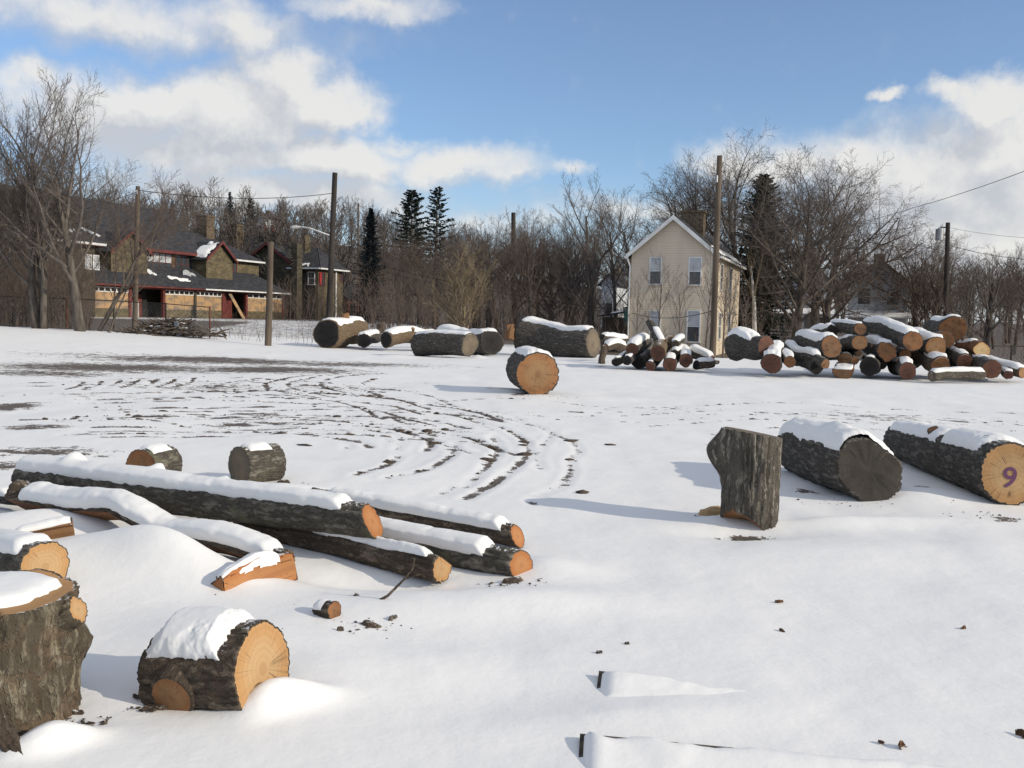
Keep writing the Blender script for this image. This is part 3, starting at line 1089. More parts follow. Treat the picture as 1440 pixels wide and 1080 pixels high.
# weathered log A and numbered log B
Aa, Ab = on_ground(1222, 704, .30, .05), None
Ab = at(1122, 622, 9.5)
Ab.z = h1(Ab.x, Ab.y) + .24
make_log('snow covered log with dark weathered end beside upright stump', Aa, Ab, .295, .255, 'bark_dark', ('wood_dark', 'wood_dark'),
         {'T': .065, 'w': 60, 't0': .0, 't1': 1.0, 'c': 94, 'rag': .8}, 52, 90, 60, .17, .018, rough=.016, split=(125, .80), split_mat='wood_dark', knots=((.32, 90, .16, .06),), cut0=lambda X, Y: .34 * Y + .10 * X, rim=.92)
Ba = on_ground(1420, 713, .265, .0)
Bb = at(1268, 622, 10.6)
Bb.z = h1(Bb.x, Bb.y) + .19
logB = make_log('long log at right edge marked with a purple 9', Ba, Bb, .265, .20, 'bark_dark', ('wood_fresh', 'wood_brown'),
                [{'T': .065, 'w': 50, 't0': .07, 't1': .40, 'c': 88, 'rag': .7}, {'T': .06, 'w': 52, 't0': .45, 't1': .98, 'seed': 3, 'rag': .6}], 53, 90, 80, .06, .018,
                rim=.945, stubs=((.14, 70, .05, .07, -.3, 'bark_brown', 'wood_brown'), (.55, 60, .05, .06, -.2, 'bark_brown', 'wood_brown')))

# painted number on the sawn face of the long log
cu = bpy.data.curves.new('painted_number', 'FONT')
cu.body = '9'
cu.size = .25
cu.align_x = 'CENTER'
cu.align_y = 'CENTER'
cu.offset = .002
cu.extrude = .0003
tmpo = bpy.data.objects.new('tmp_text', cu)
COL.objects.link(tmpo)
bpy.context.view_layer.update()
nm = bpy.data.meshes.new_from_object(tmpo.evaluated_get(bpy.context.evaluated_depsgraph_get()))
bpy.data.objects.remove(tmpo)
M['paint'] = m_noise('purple_paint', (.10, .035, .09), (.16, .06, .13), 60, .6, 0)
num = link('painted_number', nm, M['paint'], logB)
num.data.materials.clear()
num.data.materials.append(M['paint'])
# log local axes: z runs into the log, x is to the viewer's left
num.matrix_local = Matrix.Translation((.02, -.04, -.0042)) @ Matrix.Rotation(math.pi, 4, 'Y') @ Matrix.Rotation(R(-8), 4, 'Z')

# ------------------------------------------------------------------ small pieces lying on the snow
def chip(label, p, size, seed, mat='bark_brown', rz=0.0, name='bark_chip', cat='wood chip', tilt=0.15):
    """irregular flake of bark or wood"""
    rng = random.Random(seed)
    n = 9
    lo, hi = [], []
    for i in range(n):
        t = 2 * math.pi * i / n
        rr = rng.uniform(.7, 1.1)
        x, y = size[0] * .5 * rr * math.cos(t), size[1] * .5 * rr * math.sin(t)
        lo.append((x, y, rng.uniform(0, .15) * size[2]))
        hi.append((x * .8, y * .8, size[2] * rng.uniform(.6, 1.1)))
    v = lo + hi + [(0, 0, size[2] * 1.05), (0, 0, 0)]
    f = []
    for i in range(n):
        j = (i + 1) % n
        f += [[i, j, n + j, n + i], [n + i, n + j, 2 * n], [j, i, 2 * n + 1]]
    me = bpy.data.meshes.new(name)
    me.from_pydata(v, [], f)
    o = link(name, me, M[mat])
    o.location = p
    o.rotation_euler = (tilt * rng.uniform(-1, 1), tilt * rng.uniform(-1, 1), rz)
    return tag(o, label, cat)


def gp(px, py, dz=0.0):
    g = G(px, py)
    return (g.x, g.y, h1(g.x, g.y) + dz)


# half buried chunk of a branch
g = Vector(gp(455, 872))
make_log('small brown wood chunk alone on snow near the short log', g + Vector((-.03, .03, .015)), g + Vector((.06, -.035, .03)), .042, .045, 'bark_brown', ('wood_brown', 'wood_brown'),
         {'T': .014, 'w': 60, 't0': 0, 't1': .55, 'c': 110}, 61, 36, 14, .12, .006, name='wood_chunk', cat='wood chunk')
g2 = Vector(gp(1000, 722))
chip('pale wood slab at the foot of the upright stump', g2 + Vector((0, .02, .01)), (.24, .12, .05), 5, 'wood_pale', .2, 'wood_slab', 'slab')
chip('dark bark crumbs under the tip of the rightmost pole', gp(722, 820, -.005), (.15, .07, .03), 9, 'bark_brown', .4)
chip('bark flake nearest the twig, on open snow', gp(552, 876), (.07, .025, .022), 13, 'bark_grey', .9)
chip('broad bark flake left of two beside the twig', gp(522, 884), (.13, .05, .02), 14, 'bark_brown', -.4)
chip('tiny reddish flake below the twig in the snow', gp(478, 894), (.035, .02, .02), 15, 'bark_brown', .2)
chip('dark chip between near stump and short log', gp(194, 983), (.06, .02, .012), 16, 'bark_brown', -.6)
chip('bark crumb at the right foot of near stump', gp(108, 1007), (.06, .03, .012), 17, 'bark_brown', .1)
chip('bark scrap below the left end of short log', gp(222, 997), (.11, .035, .014), 18, 'bark_brown', -.2)
chip('dark bark piece just right of right round bolt', gp(398, 682), (.13, .05, .03), 19, 'bark_brown', .1)
chip('small dark clod left of the snow hidden board corner', gp(842, 921), (.035, .015, .012), 20, 'bark_dark', .1)
chip('upper of two dark clods behind the short hidden board', gp(882, 908), (.032, .016, .014), 21, 'bark_dark', .3)


def leaf(label, p, s, seed):
    rng = random.Random(seed)
    v, f = [], []
    nx, ny = 5, 4
    for side in (0, 1):
        for i in range(nx):
            for j in range(ny):
                u, w = i / (nx - 1) - .5, j / (ny - 1) - .5
                wd = math.cos(u * math.pi) ** .6 * .7 + .08
                z = .5 * abs(w) + .35 * u * u + rng.uniform(-.06, .06) + side * .02
                v.append((u * s, w * s * wd, z * s))
    k = nx * ny
    for i in range(nx - 1):
        for j in range(ny - 1):
            q = [i * ny + j, (i + 1) * ny + j, (i + 1) * ny + j + 1, i * ny + j + 1]
            f += [q, [k + a for a in reversed(q)]]
    me = bpy.data.meshes.new('dead_leaf')
    me.from_pydata(v, [], f)
    o = link('dead_leaf', me, M['leaf'])
    o.location = p
    o.rotation_euler = (rng.uniform(.2, 1.1), rng.uniform(-.4, .4), rng.uniform(0, 6))
    return tag(o, label, 'leaf')


M['leaf'] = m_noise('dead_leaf', (.07, .035, .018), (.16, .085, .04), 40)
leaf('curled brown leaf standing in snow at lower right', gp(1264, 1050), .05, 1)
leaf('tiny brown leaf left of the curled one at bottom', gp(1238, 1046), .028, 2)
leaf('dead leaf by itself on the open snow, far right', gp(1357, 886), .04, 3)
leaf('dark flat leaf topmost on the middle open snow', gp(1097, 848), .055, 4)
leaf('reddish leaf below the dark flat leaf mid snow', gp(1098, 887), .035, 5)
leaf('brown leaf cut by the right edge of the picture', gp(1438, 1035), .05, 6)

# twig stuck in the snow
tw = MB()
pts = [at(514, 855, 4.75), at(545, 838, 4.72), at(568, 815, 4.70), at(580, 800, 4.70), at(583, 786, 4.69)]
for i in range(4):
    tw.bar(pts[i], pts[i + 1], .009 - .0015 * i, 7, .0075 - .0015 * i)
tw.bar(pts[2], at(595, 806, 4.68), .004, 5, .002)
tag(tw.build('twig', M['bark_brown']), 'thin bent twig sticking out of snow before the poles', 'twig')


def board(label, px, py, rz, length, width, thick, droop, seed):
    """sawn board with a snow blanket, its far end sinking under the drift"""
    g_ = G(px, py)
    root = empty('board', (g_.x, g_.y, h1(g_.x, g_.y) - .032), Matrix.Rotation(rz, 3, 'Z') @ Matrix.Rotation(R(13), 3, 'X') @ Matrix.Rotation(droop, 3, 'Y'), label, 'board')
    b = MB().box(0, length, -width, 0, -.05, thick)
    o = b.build('plank', M['bare_dark'], root)
    nx, ny = 90, 26
    x = np.linspace(.012, length, nx)
    y = np.linspace(-width + .008, -.012, ny)
    X, Y = np.meshgrid(x, y, indexing='ij')
    e = np.minimum(np.minimum((X - .012) / .05, (-.012 - Y) / .04 + (fbm(X * 9, 0, seed, 3, seed) - .35) * 1.2), (Y + width - .008) / .03)
    e = np.clip(e, 0, 1)
    Z = thick - .004 + .038 * np.sqrt(e) * (1 + .5 * (fbm(X * 6, Y * 6, seed, 3, seed) - .5))
    V = np.stack([X, Y, Z], -1).reshape(-1, 3)
    i = np.arange(nx - 1)[:, None] * ny
    j = np.arange(ny - 1)[None, :]
    q = np.stack([i + j, i + ny + j, i + ny + j + 1, i + j + 1], -1).reshape(-1, 4)
    link('snow_cap', mesh_np('snow_cap', V, q), M['snow'], root)
    return root


M['bare_dark'] = m_noise('weathered_board', (.035, .028, .022), (.10, .08, .06), 8, .9, .5, .006, (.4, 6, 6))
board('nearest snow covered board at the bottom edge, dark left corner', 815, 1040, R(-6), 1.7, .55, .055, R(1.6), 3)
board('shorter snow covered board with a dark edge, behind the nearest one', 841, 952, R(-9), 1.1, .24, .060, R(3.5), 6)

# lumps of soil thrown up by the tyres
def clods():
    rng = np.random.default_rng(5)
    phi = (1 + 5 ** .5) / 2
    ico = np.array([(-1, phi, 0), (1, phi, 0), (-1, -phi, 0), (1, -phi, 0), (0, -1, phi), (0, 1, phi), (0, -1, -phi), (0, 1, -phi), (phi, 0, -1), (phi, 0, 1), (-phi, 0, -1), (-phi, 0, 1)]) / 1.9
    fc = np.array([(0, 11, 5), (0, 5, 1), (0, 1, 7), (0, 7, 10), (0, 10, 11), (1, 5, 9), (5, 11, 4), (11, 10, 2), (10, 7, 6), (7, 1, 8), (3, 9, 4), (3, 4, 2), (3, 2, 6), (3, 6, 8), (3, 8, 9), (4, 9, 5), (2, 4, 11), (6, 2, 10), (8, 6, 7), (9, 8, 1)])
    P_ = []
    for line, hw, st in TW:
        seg = np.linalg.norm(np.diff(line, axis=0), axis=1)
        cum = np.concatenate([[0], np.cumsum(seg)])
        k = int(cum[-1] * 5 * st)
        s = rng.uniform(0, cum[-1], k)
        br = fbm(s * .9 + hw * 100, np.zeros(k), st * 9, 2, 3)
        s = s[br > .47]
        x = np.interp(s, cum, line[:, 0]) + rng.normal(0, hw * .45, len(s))
        y = np.interp(s, cum, line[:, 1]) + rng.normal(0, hw * .45, len(s))
        P_.append(np.stack([x, y], 1))
    ex = []
    for px, py in ((610, 622), (680, 648), (490, 612), (563, 606), (600, 606), (735, 640), (738, 622), (860, 625), (800, 620), (820, 690), (430, 625), (545, 648)):
        q = G(px, py)
        ex.append((q.x, q.y))
    P_ = np.vstack(P_ + [np.array(ex)])
    nP = len(P_)
    size = .007 + .030 * rng.random(nP) ** 4
    size[-len(ex):] = .05
    z = H(P_[:, 0], P_[:, 1])
    V = ico[None] * size[:, None, None] * (1 + .35 * rng.normal(0, 1, (nP, 12, 1)))
    V[..., 2] *= .6
    V[..., 0] *= (1 + rng.random((nP, 1)))
    V += np.stack([P_[:, 0], P_[:, 1], z - size * .1], 1)[:, None]
    Fc = fc[None] + (np.arange(nP) * 12)[:, None, None]
    o = link('soil_clods', mesh_np('soil_clods', V.reshape(-1, 3), None, Fc.reshape(-1, 3), False), M['soil'])
    tag(o, 'dark soil clods thrown up along the tyre tracks', 'soil', None, 'stuff')


clods()


def crumbs():
    """bark crumbs and sawdust lying round the cut logs"""
    rg = np.random.default_rng(8)
    P_ = []
    for (px, py, sx_, sy_, k) in ((115, 1024, .05, .025, 45), (214, 1000, .05, .02, 18), (525, 884, .09, .035, 30), (720, 822, .10, .04, 30), (1050, 750, .12, .04, 60), (1005, 724, .10, .03, 30), (460, 900, .2, .06, 5),
                                  (400, 684, .12, .06, 20), (760, 560, .5, .12, 50), (1415, 728, .25, .08, 40), (1200, 708, .3, .08, 30), (420, 850, .3, .12, 5)):
        g_ = G(px, py)
        P_.append(np.stack([g_.x + rg.normal(0, sx_, k), g_.y + rg.normal(0, sy_, k)], 1))
    P_ = np.vstack(P_)
    n = len(P_)
    z = H(P_[:, 0], P_[:, 1]) + .004
    sz = .004 + .014 * rg.random(n) ** 3
    a = rg.uniform(0, 6.28, n)
    c, s_ = np.cos(a), np.sin(a)
    base = np.array([(-1, -.45, 0), (1, -.35, 0), (.7, .5, 0), (-.8, .4, 0), (0, 0, .5), (0, 0, -.5)])
    V = base[None] * sz[:, None, None] * (1 + .3 * rg.normal(0, 1, (n, 6, 1)))
    X = V[..., 0] * c[:, None] - V[..., 1] * s_[:, None] + P_[:, :1]
    Y = V[..., 0] * s_[:, None] + V[..., 1] * c[:, None] + P_[:, 1:]
    V = np.stack([X, Y, V[..., 2] + z[:, None]], -1).reshape(-1, 3)
    f = np.array([(0, 1, 4), (1, 2, 4), (2, 3, 4), (3, 0, 4), (1, 0, 5), (2, 1, 5), (3, 2, 5), (0, 3, 5)])
    Fc = (f[None] + (np.arange(n) * 6)[:, None, None]).reshape(-1, 3)
    o = link('bark_crumbs', mesh_np('bark_crumbs', V, None, Fc, False), M['bark_brown'])
    tag(o, 'loose bark crumbs scattered on snow round the cut logs', 'bark crumbs', None, 'stuff')


crumbs()

# ================================================================== middle distance
mg = on_ground(755, 557, .41, .03)
mb_ = mg + Vector((-.22, 1.5, .02))
make_log('lone log in the middle of the lot, orange end facing us', mg, mb_, .415, .40, 'bark_dark', ('wood_tan', 'wood_brown'),
         {'T': .07, 'w': 40, 't0': .02, 't1': .98, 'c': 96}, 71, 80, 40, .07, .022, rim=.94)


def flog(label, e0, e1, r0, r1=None, **kw):
    """log given by the pixel and depth of its two end centres"""
    kw.setdefault('n', 34)
    kw.setdefault('m', 16)
    kw.setdefault('rim', .93)
    kw.setdefault('furrow', 12)
    kw.setdefault('barkd', .05 * r0)
    kw.setdefault('lump', .16)
    rb = random.Random(flog.seed)
    k_ = r0 * .45
    kw.setdefault('bend', [(0, 0, 0), (.35, rb.uniform(-k_, k_), rb.uniform(-k_, k_)), (.7, rb.uniform(-k_, k_), rb.uniform(-k_, k_)), (1, 0, 0)])
    if r1 is None or r1 == r0:
        r1 = r0 * rb.uniform(.82, 1.0)
    if r0 > .15 and rb.random() < .45 and 'split' not in kw:
        kw.setdefault('stubs', ((rb.uniform(.2, .7), rb.uniform(20, 160), r0 * .22, r0 * .3, rb.uniform(-.4, .4), kw.get('bark', 'bark_dark'), 'wood_tan'),))
    c_ = rb.uniform(-.25, .25)
    d_ = rb.uniform(-.25, .25)
    kw.setdefault('cut0', lambda X, Y: c_ * X + d_ * Y)
    flog.seed += 3
    kw.setdefault('seed', flog.seed)
    return make_log(label, at(*e0), at(*e1), r0, r1, **kw)


flog.seed = 100
ROW = 'row of big logs at the back of the lot'
S = lambda T=.06, w=50, **k: dict(T=T, w=w, **k)
flog('barkless tan log with shaded end painted black, leftmost of the back row', (459, 470, 38.6), (503, 466, 41.2), .60, .56, bark='bare_wood', ends=('wood_black', 'wood_tan'), snow=S(.09, 46, rag=1.2), group=ROW)  # black end puts the shade of its turned-away side into the colour
chip('split firewood chunk on top of the leftmost back row log', at(486, 450, 39.6), (.45, .35, .30), 31, 'wood_tan', .3, 'firewood_chunk', 'wood chunk')
flog('small black ended log beside the leftmost tan one', (512, 479, 38.4), (530, 474, 40.5), .30, .30, bark='bark_dark', ends=('wood_black', 'wood_dark'), snow=S(.09, 55), group=ROW)
flog('tan log with round black end, third from left in back row', (543, 478, 38.0), (592, 475, 40.2), .34, .34, bark='bare_wood', ends=('wood_black', 'wood_tan'), snow=S(.08, 55), group=ROW)
flog('flat snowy plank log lying behind the third back row log', (560, 468, 41.5), (612, 470, 42.5), .20, .20, bark='bark_brown', ends=('wood_tan', 'wood_brown'), snow=S(.09, 60), group=ROW)
chip('lone dark wood lump behind the black ended log', at(537, 468, 40.3), (.5, .4, .4), 33, 'bark_brown', .3, 'wood_lump', 'wood chunk')
flog('long dark log in front with grey hollow end', (661, 485, 33.0), (588, 485, 34.2), .43, .44, bark='bark_dark', ends=('wood_grey', 'wood_dark'), snow=S(.05, 32, c=86, rag=1.3), group=ROW, n=48, m=24)
flog('log under thick snow behind the long dark front log', (693, 481, 35.6), (622, 474, 38.8), .45, .50, bark='bark_dark', ends=('wood_black', 'wood_dark'), snow=S(.13, 52), group=ROW, n=44, m=20)
chip('pale split firewood left of the largest log', at(718, 478, 37.0), (.5, .4, .6), 35, 'wood_tan', .3, 'firewood_chunk', 'wood chunk')
flog('largest log of the back row, tapering with hollow grey end', (835, 482, 35.4), (738, 472, 37.5), .56, .74, bark='bark_dark', ends=('wood_grey', 'wood_dark'), snow=[S(.11, 26, c=86, rag=1.0), S(.05, 12, c=128, seed=9)], group=ROW, n=56, m=28)
flog('bowed snowy log stub standing by the largest log', (878, 490, 33.2), (851, 488, 32.4), .17, .13, bark='bark_brown', ends=('wood_brown', 'wood_brown'), snow=S(.12, 60), bend=[(0, 0, 0), (.5, 0, .12), (1, 0, -.02)])
flog('upright post stub under the bowed snowy log', (847, 516, 31.2), (849, 488, 31.9), .12, .10, bark='bark_brown', ends=('wood_brown', 'wood_brown'))
flog('snowy boards heap left of the cream house pile', (846, 474, 37.0), (882, 477, 38.0), .12, .10, bark='bark_dark', ends=('wood_dark', 'wood_dark'), snow=S(.12, 70), name='plank', cat='plank')

PA = 'small log pile in front of the cream house'
D1 = 28.2
flog('left dark branch log low in the small pile', (866, 509, D1), (884, 500, D1 + 1.2), .13, .13, bark='bark_dark', ends=('wood_black', 'wood_black'), snow=S(.05, 30), group=PA)
flog('second dark branch log low in the small pile', (882, 507, D1 - .3), (896, 500, D1 + 1.0), .14, .14, bark='bark_dark', ends=('wood_black', 'wood_black'), snow=S(.05, 36), group=PA)
flog('snow capped log with dark red end, left of the small pile', (889, 492, D1 + .2), (907, 482, D1 + 2.0), .20, .22, bark='bark_dark', ends=('wood_red', 'wood_red'), snow=S(.12, 50), group=PA)
flog('dark log filling the base under the leaning log', (897, 510, D1 + .3), (912, 500, D1 + 2.0), .21, .21, bark='bark_dark', ends=('wood_black', 'wood_black'), group=PA)
flog('leaning dark log sticking up from the small pile', (913, 452, D1 + 1.4), (930, 484, D1 + .6), .115, .17, bark='bark_dark', ends=('wood_black', 'wood_black'), snow=S(.05, 40, t0=.4), group=PA)
flog('tan log with tall red end, centre of the small pile', (926, 497, D1 - .4), (942, 478, D1 + 1.6), .235, .21, bark='bare_wood', ends=('wood_red', 'wood_pile'), group=PA)
flog('red ended log at ground level, left of two', (914, 515, D1 - .5), (925, 505, D1 + 1.5), .15, .15, bark='bark_dark', ends=('wood_red', 'wood_red'), snow=S(.03, 30), group=PA)
flog('wide red ended log at ground level with snow above', (942, 513, D1 - .6), (950, 503, D1 + 1.2), .20, .19, bark='bark_dark', ends=('wood_red', 'wood_red'), snow=S(.07, 45), group=PA, lump=.16)
flog('small snowy log on the right shoulder of the pile', (949, 484, D1 + .2), (958, 478, D1 + 1.4), .12, .12, bark='bark_dark', ends=('wood_dark', 'wood_dark'), snow=S(.09, 60), group=PA)
flog('snowy stub wedged below the right shoulder log', (949, 497, D1 - .1), (957, 489, D1 + 1.2), .13, .13, bark='bark_brown', ends=('wood_dark', 'wood_dark'), snow=S(.08, 50), group=PA)
flog('dark red ended log with a white snow crest', (964, 507, D1 - .4), (957, 495, D1 + 1.4), .20, .17, bark='bark_dark', ends=('wood_red', 'wood_red'), snow=S(.11, 44), group=PA)
flog('long log under deep snow sloping right in the small pile', (970, 494, D1 + 1.2), (1001, 506, D1 + .6), .18, .14, bark='bark_dark', ends=('wood_dark', 'wood_red'), snow=S(.11, 62), group=PA)
flog('short log with black hollow end, right of the small pile', (979, 513, D1 - .4), (1002, 511, D1 - .1), .135, .13, bark='bark_brown', ends=('wood_black', 'wood_red'), snow=S(.07, 46), group=PA)
flog('thin log at the right foot of the small pile', (1000, 508, D1 + .6), (1010, 509, D1 + .8), .075, .06, bark='bark_dark', ends=('wood_dark', 'wood_dark'), group=PA)

PB = 'big log pile at the right'
D2 = 26.8
flog('big snowy log left of the right pile with dark red end', (1077, 486, D2 - .1), (1036, 487, D2 + 1.0), .30, .44, bark='bark_dark', ends=('wood_red', 'wood_black'), snow=S(.13, 46, t0=.35), group=PB, n=48, m=22, lump=.09)
flog('front red ended log with star of snow, left of pile', (1084, 511, D2 - 1.2), (1092, 497, D2 + .8), .27, .25, bark='bark_dark', ends=('wood_red', 'wood_red'), snow=S(.14, 46), group=PB, lump=.18)
flog('small brown ended log right of the star snow log', (1111, 509, D2 - .9), (1104, 500, D2 + 1.0), .16, .16, bark='bark_dark', ends=('wood_brown', 'wood_red'), snow=S(.09, 42), group=PB)
flog('thin bent log with snow ribbon and small tan end', (1161, 512, D2 - 1.0), (1107, 488, D2 + 1.4), .14, .16, bark='bark_dark', ends=('wood_pile', 'wood_dark'), snow=S(.13, 50, t0=.22), bend=[(0, 0, 0), (.35, 0, .04), (.7, 0, -.10), (.9, 0, -.02), (1, 0, .06)], group=PB, m=26)
flog('thick log with broad lumpy orange end, left middle of pile', (1169, 488, D2 - .4), (1126, 480, D2 + 1.8), .31, .26, bark='bark_dark', ends=('wood_pile', 'wood_dark'), snow=S(.11, 52), group=PB, lump=.17, n=44)
flog('half log with snow hood at the pile foot', (1185, 520, D2 - 1.1), (1190, 512, D2 + .3), .26, .24, bark='bark_brown', ends=('wood_pile', 'wood_brown'), snow=S(.08, 62), split=(90, .05), split_mat='wood_brown', group=PB)
flog('orange stub peeping above the snow hooded half log', (1187, 506, D2 - .3), (1190, 500, D2 + 1.4), .18, .17, bark='bark_dark', ends=('wood_pile', 'wood_brown'), group=PB)
flog('dark log lying low under the thin bent log', (1148, 517, D2 - .6), (1120, 507, D2 + 1.5), .19, .19, bark='bark_dark', ends=('wood_black', 'wood_black'), group=PB)
flog('topmost left log with round orange end', (1210, 463, D2 + .3), (1170, 461, D2 + 2.2), .165, .19, bark='bark_dark', ends=('wood_pile', 'wood_dark'), snow=S(.06, 40), group=PB)
flog('snowy log behind, left of the topmost left log', (1170, 466, D2 + 1.4), (1143, 469, D2 + 2.4), .20, .20, bark='bark_dark', ends=('wood_dark', 'wood_dark'), snow=S(.10, 60), group=PB)
flog('log with bright round end below the topmost left log', (1209, 482, D2 - .3), (1172, 484, D2 + 2.0), .205, .20, bark='bark_dark', ends=('wood_tan', 'wood_dark'), snow=S(.06, 40, t0=.3), group=PB)
flog('little round log end under the bright one', (1207, 497, D2 - .2), (1195, 493, D2 + 1.6), .085, .09, bark='bark_dark', ends=('wood_pile', 'wood_dark'), group=PB)
flog('brown small end lowest under the bright round one', (1202, 507, D2 - .4), (1190, 500, D2 + 1.6), .11, .11, bark='bark_dark', ends=('wood_brown', 'wood_dark'), group=PB)
flog('long topmost log running right with snowy back', (1284, 480, D2 - .7), (1216, 458, D2 + 2.4), .29, .19, bark='bark_dark', ends=('wood_brown', 'wood_dark'), snow=S(.11, 48), group=PB, n=44, m=24)
flog('knobby burl log end in the middle of the pile', (1247, 493, D2 - .5), (1222, 488, D2 + 1.6), .27, .24, bark='bark_dark', ends=('wood_brown', 'wood_dark'), snow=S(.10, 46), group=PB, lump=.32, n=44)
flog('pale ended log right of the long topmost log', (1317, 487, D2 - .6), (1289, 474, D2 + 1.8), .29, .25, bark='bark_dark', ends=('wood_tan', 'wood_dark'), snow=S(.10, 48), group=PB, lump=.13)
flog('fattest round log rising above the pile at right', (1341, 462, D2 + 1.4), (1313, 463, D2 + 3.4), .40, .38, bark='bark_dark', ends=('wood_brown', 'wood_dark'), snow=S(.08, 34, c=96), group=PB, n=48)
flog('brown round log end below the fattest log', (1329, 478, D2 + .6), (1305, 478, D2 + 2.6), .26, .26, bark='bark_dark', ends=('wood_brown', 'wood_dark'), group=PB)
flog('barkless orange half log with pale right end', (1381, 493, D2 + .3), (1349, 489, D2 + 1.4), .24, .24, bark='wood_brown', ends=('wood_pale', 'wood_brown'), snow=S(.05, 36, t0=.3), group=PB)
flog('small brown end between burl and pale ended log', (1273, 499, D2 - .3), (1266, 493, D2 + 1.6), .16, .16, bark='bark_dark', ends=('wood_brown', 'wood_dark'), group=PB)
flog('snow topped orange brown log at centre front of pile', (1322, 513, D2 - 1.2), (1288, 500, D2 + .8), .26, .25, bark='bark_brown', ends=('wood_brown', 'wood_dark'), snow=S(.09, 48), group=PB, lump=.14)
flog('dark reddish log end right of the orange brown one', (1356, 507, D2 - .6), (1336, 495, D2 + 1.4), .22, .22, bark='bark_dark', ends=('wood_red', 'wood_dark'), snow=S(.05, 34), group=PB, lump=.13)
flog('long thin pole sloping down to the right edge, snow covered', (1438, 524, D2 - .9), (1330, 488, D2 + 2.2), .15, .14, bark='bark_brown', ends=('wood_tan', 'wood_dark'), snow=S(.10, 60), group=PB, m=26)
flog('short grey log lying crosswise at the front of pile', (1309, 529, D2 - 1.9), (1382, 527, D2 - 1.5), .14, .13, bark='bark_grey', ends=('wood_grey', 'wood_brown'), snow=S(.07, 50), group=PB)
flog('round red brown log end right of the crosswise log', (1395, 519, D2 - 1.2), (1372, 511, D2 + .6), .27, .26, bark='bark_dark', ends=('wood_red', 'wood_dark'), snow=S(.03, 30, t0=.3), group=PB)
flog('small snowy round under the sloping pole tip', (1418, 527, D2 - 1.2), (1411, 519, D2 + .3), .12, .12, bark='bark_dark', ends=('wood_red', 'wood_dark'), snow=S(.07, 50), group=PB)
flog('dark log with snow patch at the front foot of pile', (1276, 522, D2 - 1.3), (1258, 512, D2 + .8), .23, .21, bark='bark_dark', ends=('wood_red', 'wood_dark'), snow=S(.10, 40), group=PB)
flog('black log in the shade at the bottom of pile', (1222, 515, D2 - .7), (1236, 508, D2 + 1.4), .26, .26, bark='bark_dark', ends=('wood_black', 'wood_black'), snow=S(.03, 24), group=PB)
flog('dark log deep in the middle behind the burl', (1262, 507, D2 + .2), (1290, 503, D2 + 2.0), .24, .24, bark='bark_dark', ends=('wood_black', 'wood_black'), group=PB)
flog('dark log hidden low behind the pale ended log', (1345, 512, D2 + .4), (1322, 505, D2 + 2.2), .28, .28, bark='bark_dark', ends=('wood_black', 'wood_black'), group=PB)
flog('dark log low behind the bright round end', (1188, 492, D2 + .9), (1160, 496, D2 + 2.4), .27, .27, bark='bark_dark', ends=('wood_black', 'wood_black'), group=PB)


# ================================================================== buildings
GRID = R(20)                                   # the street grid is turned 20 degrees
UX = Vector((math.sin(GRID), math.cos(GRID), 0))   # runs away to the right
WX = Vector((-math.cos(GRID), math.sin(GRID), 0))  # runs to the left, away from the sunny side
FR = Matrix((UX, WX, Vector((0, 0, 1)))).transposed()

M['stone'] = None


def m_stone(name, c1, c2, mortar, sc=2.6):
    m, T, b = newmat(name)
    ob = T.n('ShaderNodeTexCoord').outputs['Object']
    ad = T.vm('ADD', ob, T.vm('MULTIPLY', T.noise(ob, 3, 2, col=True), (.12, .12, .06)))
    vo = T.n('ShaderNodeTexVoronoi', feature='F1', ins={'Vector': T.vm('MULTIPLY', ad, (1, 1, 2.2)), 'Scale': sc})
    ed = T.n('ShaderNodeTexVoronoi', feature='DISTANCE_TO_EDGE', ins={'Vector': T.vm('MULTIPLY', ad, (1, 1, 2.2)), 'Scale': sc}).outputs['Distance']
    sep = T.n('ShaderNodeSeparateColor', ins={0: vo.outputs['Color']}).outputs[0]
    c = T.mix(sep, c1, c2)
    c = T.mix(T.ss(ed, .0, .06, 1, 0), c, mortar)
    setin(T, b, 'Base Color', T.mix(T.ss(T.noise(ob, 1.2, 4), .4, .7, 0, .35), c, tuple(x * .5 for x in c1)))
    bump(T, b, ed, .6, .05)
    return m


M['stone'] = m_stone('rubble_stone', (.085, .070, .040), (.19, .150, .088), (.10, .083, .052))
M['stone_dark'] = m_stone('dark_shaded_stone', (.05, .044, .032), (.11, .092, .06), (.05, .045, .035))  # darker copy of the rubble stone; shade of end and wing walls painted in
M['shingle'] = m_noise('asphalt_shingle', (.022, .023, .026), (.055, .055, .060), 2.2, .9, .4, .02, (1, 1, 3))
M['red'] = m_noise('red_trim', (.10, .026, .022), (.17, .045, .038), 2.0, .6, .1)
M['white'] = m_noise('white_trim', (.62, .62, .60), (.80, .80, .78), 2.0, .55, .1)
M['dark'] = m_noise('dark_interior', (.010, .009, .009), (.03, .027, .025), 2.0, .9, 0)
M['glass'] = m_plain('window_glass', (.05, .06, .07), .12, 0, .6)
M['blind'] = m_noise('pale_blind', (.40, .42, .44), (.55, .56, .57), 1.5, .8, 0)
M['grey_door'] = m_noise('grey_panel', (.33, .31, .29), (.46, .43, .40), 2, .8, .1)
M['brick'] = m_noise('chimney_brick', (.075, .055, .040), (.17, .13, .085), 6, .9, .3)
M['dish'] = m_plain('dish_grey', (.40, .41, .42), .5, 0)
M['teal'] = m_noise('teal_tarp', (.02, .11, .11), (.04, .17, .16), 3, .6, .1)
M['rust'] = m_noise('rusty_shingle', (.10, .05, .03), (.20, .10, .06), 2, .9, .2)
M['brick_dark'] = m_noise('sooty_brick', (.02, .018, .017), (.05, .042, .036), 5, .9, .3)
